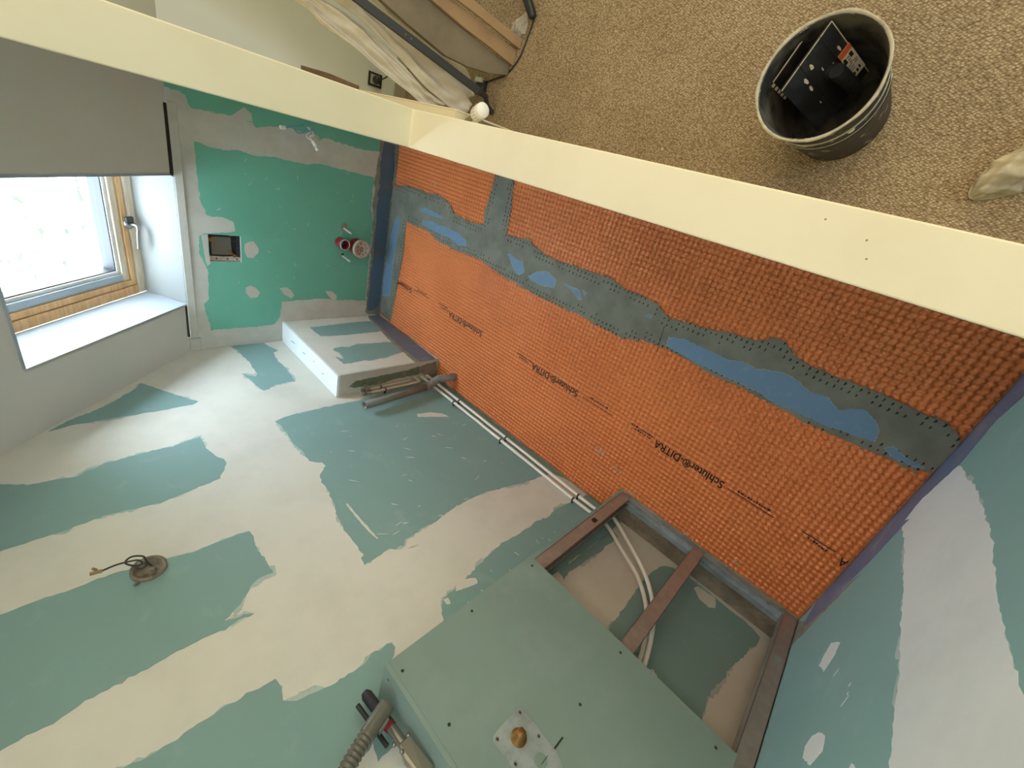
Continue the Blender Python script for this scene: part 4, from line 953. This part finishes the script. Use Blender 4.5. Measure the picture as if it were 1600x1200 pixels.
# ------------------------------------------------------------------ shoe (toe at the frame edge)
t = empty('shoe', (-.16,-.33,.004), 'crinkled pale beige shoe on the brown carpet at the frame edge', 'shoe')
ax = Vector((-.078, -.115, 0)).normalized(); side = Vector((-ax.y, ax.x, 0)); toe = Vector((-.026, -.232, .004)); vs = []; fs = []; N1, N2 = 72, 56
rr = random.Random(6)
for i in range(N1+1):
    s_ = i/N1; L = .285*s_
    w = (.044*min(1, (s_/.22))**.55 if s_ < .22 else .044)*(1-.22*max(0, (s_-.45))) * (1 if s_ < .93 else max(.25, 1-((s_-.93)/.07)**2*.75))
    h = .032+.022*min(1, s_/.25)+.05*max(0, s_-.35)/.65; h *= min(1, (s_/.05))**.5 if s_ < .05 else 1
    w = max(w, .004)
    for j in range(N2):
        a = 2*math.pi*j/N2; ca, sa = math.cos(a), math.sin(a)
        y_ = w*math.copysign(abs(ca)**.75, ca); z_ = (.5+.5*sa) if sa > -.99 else 0
        z_ = h*(max(0, sa)**.75)+ (0 if sa < 0 else 0)
        if sa < 0: z_ = 0.0+.006*(1+sa)
        wr = .0045*math.sin(s_*34+ca*6)+.0040*math.sin(s_*15-ca*10+1)+.0030*abs(math.sin(s_*30*ca+2))+.0018*math.sin(s_*90+ca*14)
        if sa > .05: z_ += wr; y_ += wr*.7*ca
        vs.append(toe+ax*L+side*y_+Vector((0,0,max(.001, z_))))
for i in range(N1):
    for j in range(N2):
        a = i*N2+j; b = i*N2+(j+1) % N2; fs.append((a, b, b+N2, a+N2))
fs.append(tuple(range(N2))); fs.append(tuple(reversed(range(N1*N2, (N1+1)*N2))))
mb = MB(); mb.add(vs, fs, True); up_ = mb.build('shoe_upper', SHOE_M, t)
mb = MB(); out = []
for i in range(0, N1+1):
    s_ = i/N1; w = (.044*min(1, (s_/.22))**.55 if s_ < .22 else .044)*(1-.22*max(0, (s_-.45)))+.002; out.append((s_*.285, w))
pts = [toe+ax*(l-.002)+side*w for l, w in out]+[toe+ax*(l-.002)-side*w for l, w in reversed(out)]
mb.prism([Vector((p.x, p.y, .0045)) for p in pts], (0,0,.010)); mb.build('shoe_sole', SHOE_M, t)
mb = MB(); c_ = toe+ax*.225+Vector((0,0,.062))
ring_ = [c_+ax*.045*math.cos(a)+side*.030*math.sin(a)+Vector((0,0,.012*math.sin(a*2+1))) for a in np.linspace(0, 2*math.pi, 25)]
mb.tube(ring_, .006, 8); mb.build('shoe_collar', SHOE_M, t)

# ------------------------------------------------------------------ things leaning by the far wall of the carpeted room
KL = .35
def LP(x0, y, z, off=0.): return Vector((x0+KL*z-off, y, z))
def drape(name, outline_l, outline_r, x0, seed, label, par_name, rows=70, cols=24, amp=.013):
    """folded cloth between a left and right edge curve (y,z lists), hanging on the lean plane"""
    rr = random.Random(seed); ph = [rr.uniform(0, 6) for _ in range(4)]
    Lc = curve_pts([Vector((y, z, 0)) for y, z in outline_l], 8); Rc = curve_pts([Vector((y, z, 0)) for y, z in outline_r], 8)
    def at(c, t): 
        k = t*(len(c)-1); i = min(int(k), len(c)-2); return c[i].lerp(c[i+1], k-i)
    vs = []; fs = []
    for side_ in (0, 1):
        for i in range(rows+1):
            ti = i/rows; a = at(Lc, ti); b = at(Rc, ti)
            for j in range(cols+1):
                tj = j/cols; p = a.lerp(b, tj)
                f = amp*(.9*math.sin(tj*9+ph[0]+1.6*math.sin(ti*5+ph[1]))+.7*math.sin(tj*16+ti*6+ph[2])+.5*math.sin(ti*19+tj*7+ph[3])+.35*math.sin(ti*43-tj*11+ph[1]))
                edge = min(1, 6*min(tj, 1-tj)+.25)
                q = LP(x0, p.x, max(.012, p.y), .03+f*edge+ (0 if side_ == 0 else -.006)); vs.append(q)
    n = (rows+1)*(cols+1)
    for i in range(rows):
        for j in range(cols):
            a = i*(cols+1)+j; fs.append((a, a+cols+1, a+cols+2, a+1)); fs.append((a+n, a+n+1, a+n+cols+2, a+n+cols+1))
    rim = [j for j in range(cols+1)]+[i*(cols+1)+cols for i in range(1, rows+1)]+[rows*(cols+1)+j for j in range(cols-1, -1, -1)]+[i*(cols+1) for i in range(rows-1, 0, -1)]
    for k in range(len(rim)): a, b = rim[k], rim[(k+1) % len(rim)]; fs.append((a, b, b+n, a+n))
    mb = MB(); mb.add(vs, fs, True); o = mb.build(name, SHEET_M); tag(o, label, 'dust sheet', 'dust sheets leaning by the far wall')
    o['group'] = 'dust sheets leaning by the far wall'
    return o
# top row first (high z, out of frame) down to the foot
drape('dust_sheet', [(-.40,1.15),(-.36,.80),(-.31,.70),(-.275,.58),(-.222,.45),(-.19,.36),(-.160,.285),(-.150,.215),(-.162,.17)], [(-.48,1.15),(-.41,.80),(-.395,.70),(-.375,.60),(-.335,.49),(-.27,.36),(-.235,.30),(-.21,.25),(-.19,.18)], 1.95, 1, 'cream dust sheet fold hanging closest to the cream wall', '')
drape('dust_sheet', [(-.49,1.1),(-.425,.80),(-.40,.66),(-.375,.57),(-.325,.46),(-.28,.375),(-.235,.30),(-.20,.21),(-.178,.14),(-.185,.07)], [(-.66,1.1),(-.575,.80),(-.54,.68),(-.50,.60),(-.475,.52),(-.435,.42),(-.395,.30),(-.37,.20),(-.35,.11),(-.27,.06)], 1.93, 2, 'cream dust sheet fold hanging under the black rail', '')
# black rail with a thin rod at its foot
t = empty('black_rail', (1.83,-.23,.004), 'long black rail leaning over the dust sheets with its foot on the carpet', 'rail')
a = Vector((2.13,-.505,.93)); b = Vector((1.838,-.265,.115)); 
a = LP(1.80,-.62,1.25,.02); m1 = LP(1.80,-.418,.64,.02); b = LP(1.80,-.272,.108,.02)
d = (m1-b).normalized(); top = b+d*1.15
sd = d.cross(Vector((1,0,0))).normalized(); fr = d.cross(sd).normalized()
mb = MB(); mb.obox(b-sd*.016-fr*.008, top-b, sd*.032, fr*.016); rb_ = mb.build('rail_bar', DARKP, t, .002)
fp = Vector((1.817,-.212,.010)); mb = MB(); mb.tube([b-d*-.01, b-d*.03, fp+Vector((.01,-.02,.03)), fp], .012, 12, True, [.014,.012,.010,.012]); mb.build('rail_foot', DARKP, t)
mb = MB(); mb.cyl(b+Vector((-.03,-.05,-.03)), fp+Vector((-.02,-.012,.006)), .0035, 8); mb.build('steel_rod', CHROME, t)
for k in range(2):
    mb = MB(); p = b+d*(.36+.02*k)-fr*.009; p = b+d*(.36+.025*k)+fr*.0085; mb.lathe([(0,.001),(.003,.001),(.003,0)], p, 8, axis=fr); mb.build('rivet', CHROME, rb_)
# wrapped panel and flat cardboard
def leaning(name, pts, x0, m, th, label, cat, par=None, group=None):
    mb = MB(); mb.prism([LP(x0, y, z) for y, z in pts], (-th, 0, -th*.0)); o = mb.build(name, m, par, .002)
    if par is None: tag(o, label, cat, group)
    return o
t = empty('wrapped_panel', (1.80,-.42,.004), 'large grey-beige wrapped panel leaning between the black rail and the cardboard', 'panel')
leaning('panel_body', [(-.70,1.35),(-.58,.80),(-.548,.541),(-.49,.30),(-.43,.10),(-.412,.008),(-.372,.010),(-.352,.10),(-.345,.20),(-.352,.30),(-.401,.456),(-.453,.60),(-.56,1.0),(-.60,1.35)], 1.79, WRAP, .03, '', '', t)
leaning('wrap_flap', [(-.56,.70),(-.53,.50),(-.47,.26),(-.43,.09),(-.418,.03),(-.409,.03),(-.42,.09),(-.455,.26),(-.51,.50),(-.54,.70)], 1.775, WRAP, .012, '', '', t)
leaning('wrap_flap', [(-.50,.60),(-.455,.42),(-.41,.24),(-.375,.10),(-.37,.04),(-.362,.04),(-.362,.10),(-.39,.24),(-.432,.42),(-.475,.60)], 1.78, CARD, .008, '', '', t)
leaning('cardboard_sheet', [(-.75,1.4),(-.60,.70),(-.533,.33),(-.517,.222),(-.472,.006),(-.412,.006),(-.44,.12),(-.468,.25),(-.51,.404),(-.58,.70),(-.69,1.4)], 1.755, CARD, .016, 'flat brown cardboard leaning beside the wrapped panel, the one nearer the rail', 'cardboard', None, 'flat cardboard by the far wall')
leaning('cardboard_sheet', [(-.82,1.4),(-.70,.75),(-.60,.353),(-.565,.245),(-.542,.142),(-.516,.006),(-.477,.006),(-.52,.20),(-.545,.33),(-.62,.70),(-.755,1.4)], 1.735, CARD, .016, 'flat brown cardboard leaning outermost on the open carpet side', 'cardboard', None, 'flat cardboard by the far wall')
# cable and tool on the carpet
t = empty('power_tool', (1.70,-.64,.004), 'black tool handle with its cord lying on the carpet by the cardboard', 'tool')
mb = MB(); mb.tube([(1.66,-.583,.030),(1.663,-.590,.030),(1.68,-.61,.032),(1.73,-.665,.034),(1.79,-.74,.036)], .02, 16, True, [.010,.017,.019,.021,.024]); mb.build('tool_handle', BLACK, t)
cp = [(1.66,-.580,.022),(1.675,-.565,.010),(1.688,-.521,.008),(1.706,-.458,.008),(1.742,-.405,.008),(1.79,-.37,.008),(1.833,-.358,.008),(1.90,-.338,.008),(1.96,-.34,.008)]
mb = MB(); mb.tube(curve_pts(cp, 8), .0032, 8); mb.build('power_cord', DARKP, t)
t = empty('plastic_bag', (1.76,-.60,.004), 'crumpled clear plastic bag beside the black tool handle', 'bag')
mb = MB(); vs = []; fs = []; rr = random.Random(8)
for i in range(9):
    for j in range(7): vs.append((1.70+i*.012+rr.uniform(-.004,.004), -.62+j*.014+rr.uniform(-.004,.004)+i*.006, .010+.018*math.sin(i*.4)*math.sin(j*.5)+rr.uniform(0,.012)))
for i in range(8):
    for j in range(6): a = i*7+j; fs.append((a, a+7, a+8, a+1))
mb.add(vs, fs); ob = mb.build('bag_film', CLEARP, t); so = ob.modifiers.new('solid', 'SOLIDIFY'); so.thickness = .0006
t = empty('plastic_clamp', (1.93,-.31,.004), 'small white and black plastic clamp tucked behind the black rail foot', 'clamp')
mb = MB(); mb.box(1.895,1.955,-.335,-.285,.004,.030); mb.build('clamp_base', DARKP, t, .004)
mb = MB(); mb.box(1.900,1.95,-.345,-.325,.030,.045); mb.build('clamp_lip', mat('pale_plastic',(196,204,196),.5), t, .003)

# radiator on the carpet side of the cream wall
t = empty('radiator', (1.68,-.11,.1), 'cream panel radiator under the cream wall on the carpet side', 'radiator')
RADI = mat('cream_radiator', (222,212,184), .45)
y0, y1 = -.128, -.074
mb = MB(); mb.box(1.36, 2.20, y0, y0+.006, .12, .60); fp_ = mb.build('front_panel', RADI, t, .002)
for k in range(28): 
    mb = MB(); x = 1.385+k*.0285; mb.box(x, x+.012, y0-.003, y0, .14, .575); mb.build('panel_rib', RADI, fp_)
mb = MB(); mb.box(1.36, 2.20, y0+.006, y1, .12, .125); mb.box(1.36, 1.364, y0+.006, y1, .125, .60); mb.box(2.196, 2.20, y0+.006, y1, .125, .60); mb.build('side_cheek', RADI, t)
mb = MB(); mb.box(1.364, 1.99, y0+.006, y1+.003, .594, .600); mb.build('top_cover', RADI, t)
for k in range(6):
    mb = MB(); x = 2.0+k*.034; mb.box(x, x+.010, y0+.006, y1, .594, .600); mb.build('top_grille_bar', RADI, t)
mb = MB(); mb.box(1.5, 1.53, y1, Y_LW0-.0004, .3, .4); mb.box(1.85, 1.88, y1, Y_LW0-.0004, .3, .4); mb.build('wall_bracket', RADI, t)
vc = Vector((1.318,-.125,.555))
mb = MB(); mb.lathe([(.0,.0),(.016,0),(.016,.012),(.022,.014),(.0235,.02),(.0235,.070),(.020,.075),(0,.075)], vc+Vector((-.010,0,0)), 24, axis=(-.9,-.25,.35)); vh = mb.build('thermostat_head', WHITE, t)
q = Vector((0,0,1)).rotation_difference(Vector((-.9,-.25,.35)))
for k in range(16):
    a = k*math.pi/8; p = vc+Vector((-.010,0,0))+q @ Vector((math.cos(a)*.0237, math.sin(a)*.0237, .030)); mb = MB(); mb.cyl(p, p+q @ Vector((0,0,.022)), .0013, 6); mb.build('grip_rib', SOILED, vh)
mb = MB(); mb.cyl(vc+Vector((-.01,0,0)), (1.362,-.10,.545), .009, 10); mb.cyl(vc, (1.322,-.112,.50), .008, 10); mb.tube(curve_pts([(1.322,-.112,.50),(1.322,-.112,.30),(1.33,-.10,.06),(1.33,-.095,.005)], 6), .007, 10); mb.build('valve_body', CHROME, t)
# brown plank resting above the radiator
t = empty('brown_plank', (2.25,-.13,.60), 'thin brown plank with a rounded tip resting on the radiator', 'plank')
pl_ = [(2.02,.602),(2.26,.602),(2.36,.606),(2.415,.640),(2.435,.672),(2.425,.678),(2.395,.652),(2.35,.628),(2.25,.617),(2.02,.617)]
mb = MB(); mb.prism([(x, -.168+(.0 if x > 2.3 else .030*(2.3-x)/.3), z) for x, z in pl_], (0,.020,0)); mb.build('plank', mat('brown_wood', (128,104,80), .7, rgb2=(108,86,64), vscale=6, lo=.4, hi=.6), t, .002)
# socket with a plug on the far wall
t = empty('wall_socket', (X_END,-.232,.17), 'black-framed wall socket with a plug low on the far wall beside the dust sheets', 'socket')
mb = MB(); mb.box(X_END-.010, X_END-.0015, -.268, -.202, .160, .242); fr_ = mb.build('socket_frame', DARKP, t, .002)
mb = MB(); mb.box(X_END-.012, X_END-.010, -.258, -.212, .175, .232); mb.build('socket_plate', mat('grey_socket_plate',(168,168,160),.5), t)
mb = MB(); mb.lathe([(.0,.03),(.016,.03),(.019,.022),(.020,0)], (X_END-.012,-.236,.200), 18, axis=(-1,0,0)); mb.build('plug', DARKP, t)
mb = MB(); mb.tube(curve_pts([(X_END-.04,-.236,.200),(X_END-.06,-.245,.19),(X_END-.07,-.27,.16),(X_END-.06,-.31,.10),(X_END-.08,-.35,.02)], 8), .0035, 8); mb.build('plug_cord', DARKP, t)
# skirting of the carpeted room, plain dark strip under the sheets
mb = MB(); mb.box(X_END-.014, X_END-.0015, Y_FAR, Y_LW0, .004, .075); st(mb.build('baseboard_back', mat('skirting', (176,166,144), .6)))

# small flecks and scratches of filler left on the bare boards
def flecks(parent, pts, to3d, vec, m, seed):
    rr = random.Random(seed); mb = MB()
    for (u, v, l, ang) in pts:
        d = Vector((math.cos(ang), math.sin(ang))); n_ = Vector((-d.y, d.x)); w = rr.uniform(.0010, .0022); c = Vector((u, v))
        q = [c-d*l*.5, c-d*l*.15-n_*w*rr.uniform(.5,1.3), c+d*l*.3-n_*w, c+d*l*.5, c+d*l*.2+n_*w, c-d*l*.25+n_*w*rr.uniform(.5,1.2)]
        mb.prism([to3d(p.x, p.y) for p in q], vec)
    o = mb.build('filler_flecks', m, parent); o['kind'] = 'stuff'
rr = random.Random(21)
flecks(wall_back, [(rr.uniform(.25, 1.0), rr.uniform(.25, 1.0), rr.uniform(.006, .03), rr.uniform(-.6, 2.2)) for _ in range(26)], lambda u, v: Vector((X_END+.0009, u, v)), (-T, 0, 0), FILL_E, 1)
flecks(wall_left, [(rr.uniform(.92, 1.7), rr.uniform(.15, .95), rr.uniform(.008, .05), rr.uniform(.6, 1.9)) for _ in range(22)]+[(rr.uniform(.8, .95), rr.uniform(.55, .98), rr.uniform(.01, .05), rr.uniform(1.0, 2.0)) for _ in range(14)]+[(rr.uniform(.5,.56), rr.uniform(.3,.9), rr.uniform(.008,.03), rr.uniform(-.3,.6)) for _ in range(10)], lambda u, v: Vector((u, Y_LONG+.0009, v)), (0, -T, 0), FILL, 2)
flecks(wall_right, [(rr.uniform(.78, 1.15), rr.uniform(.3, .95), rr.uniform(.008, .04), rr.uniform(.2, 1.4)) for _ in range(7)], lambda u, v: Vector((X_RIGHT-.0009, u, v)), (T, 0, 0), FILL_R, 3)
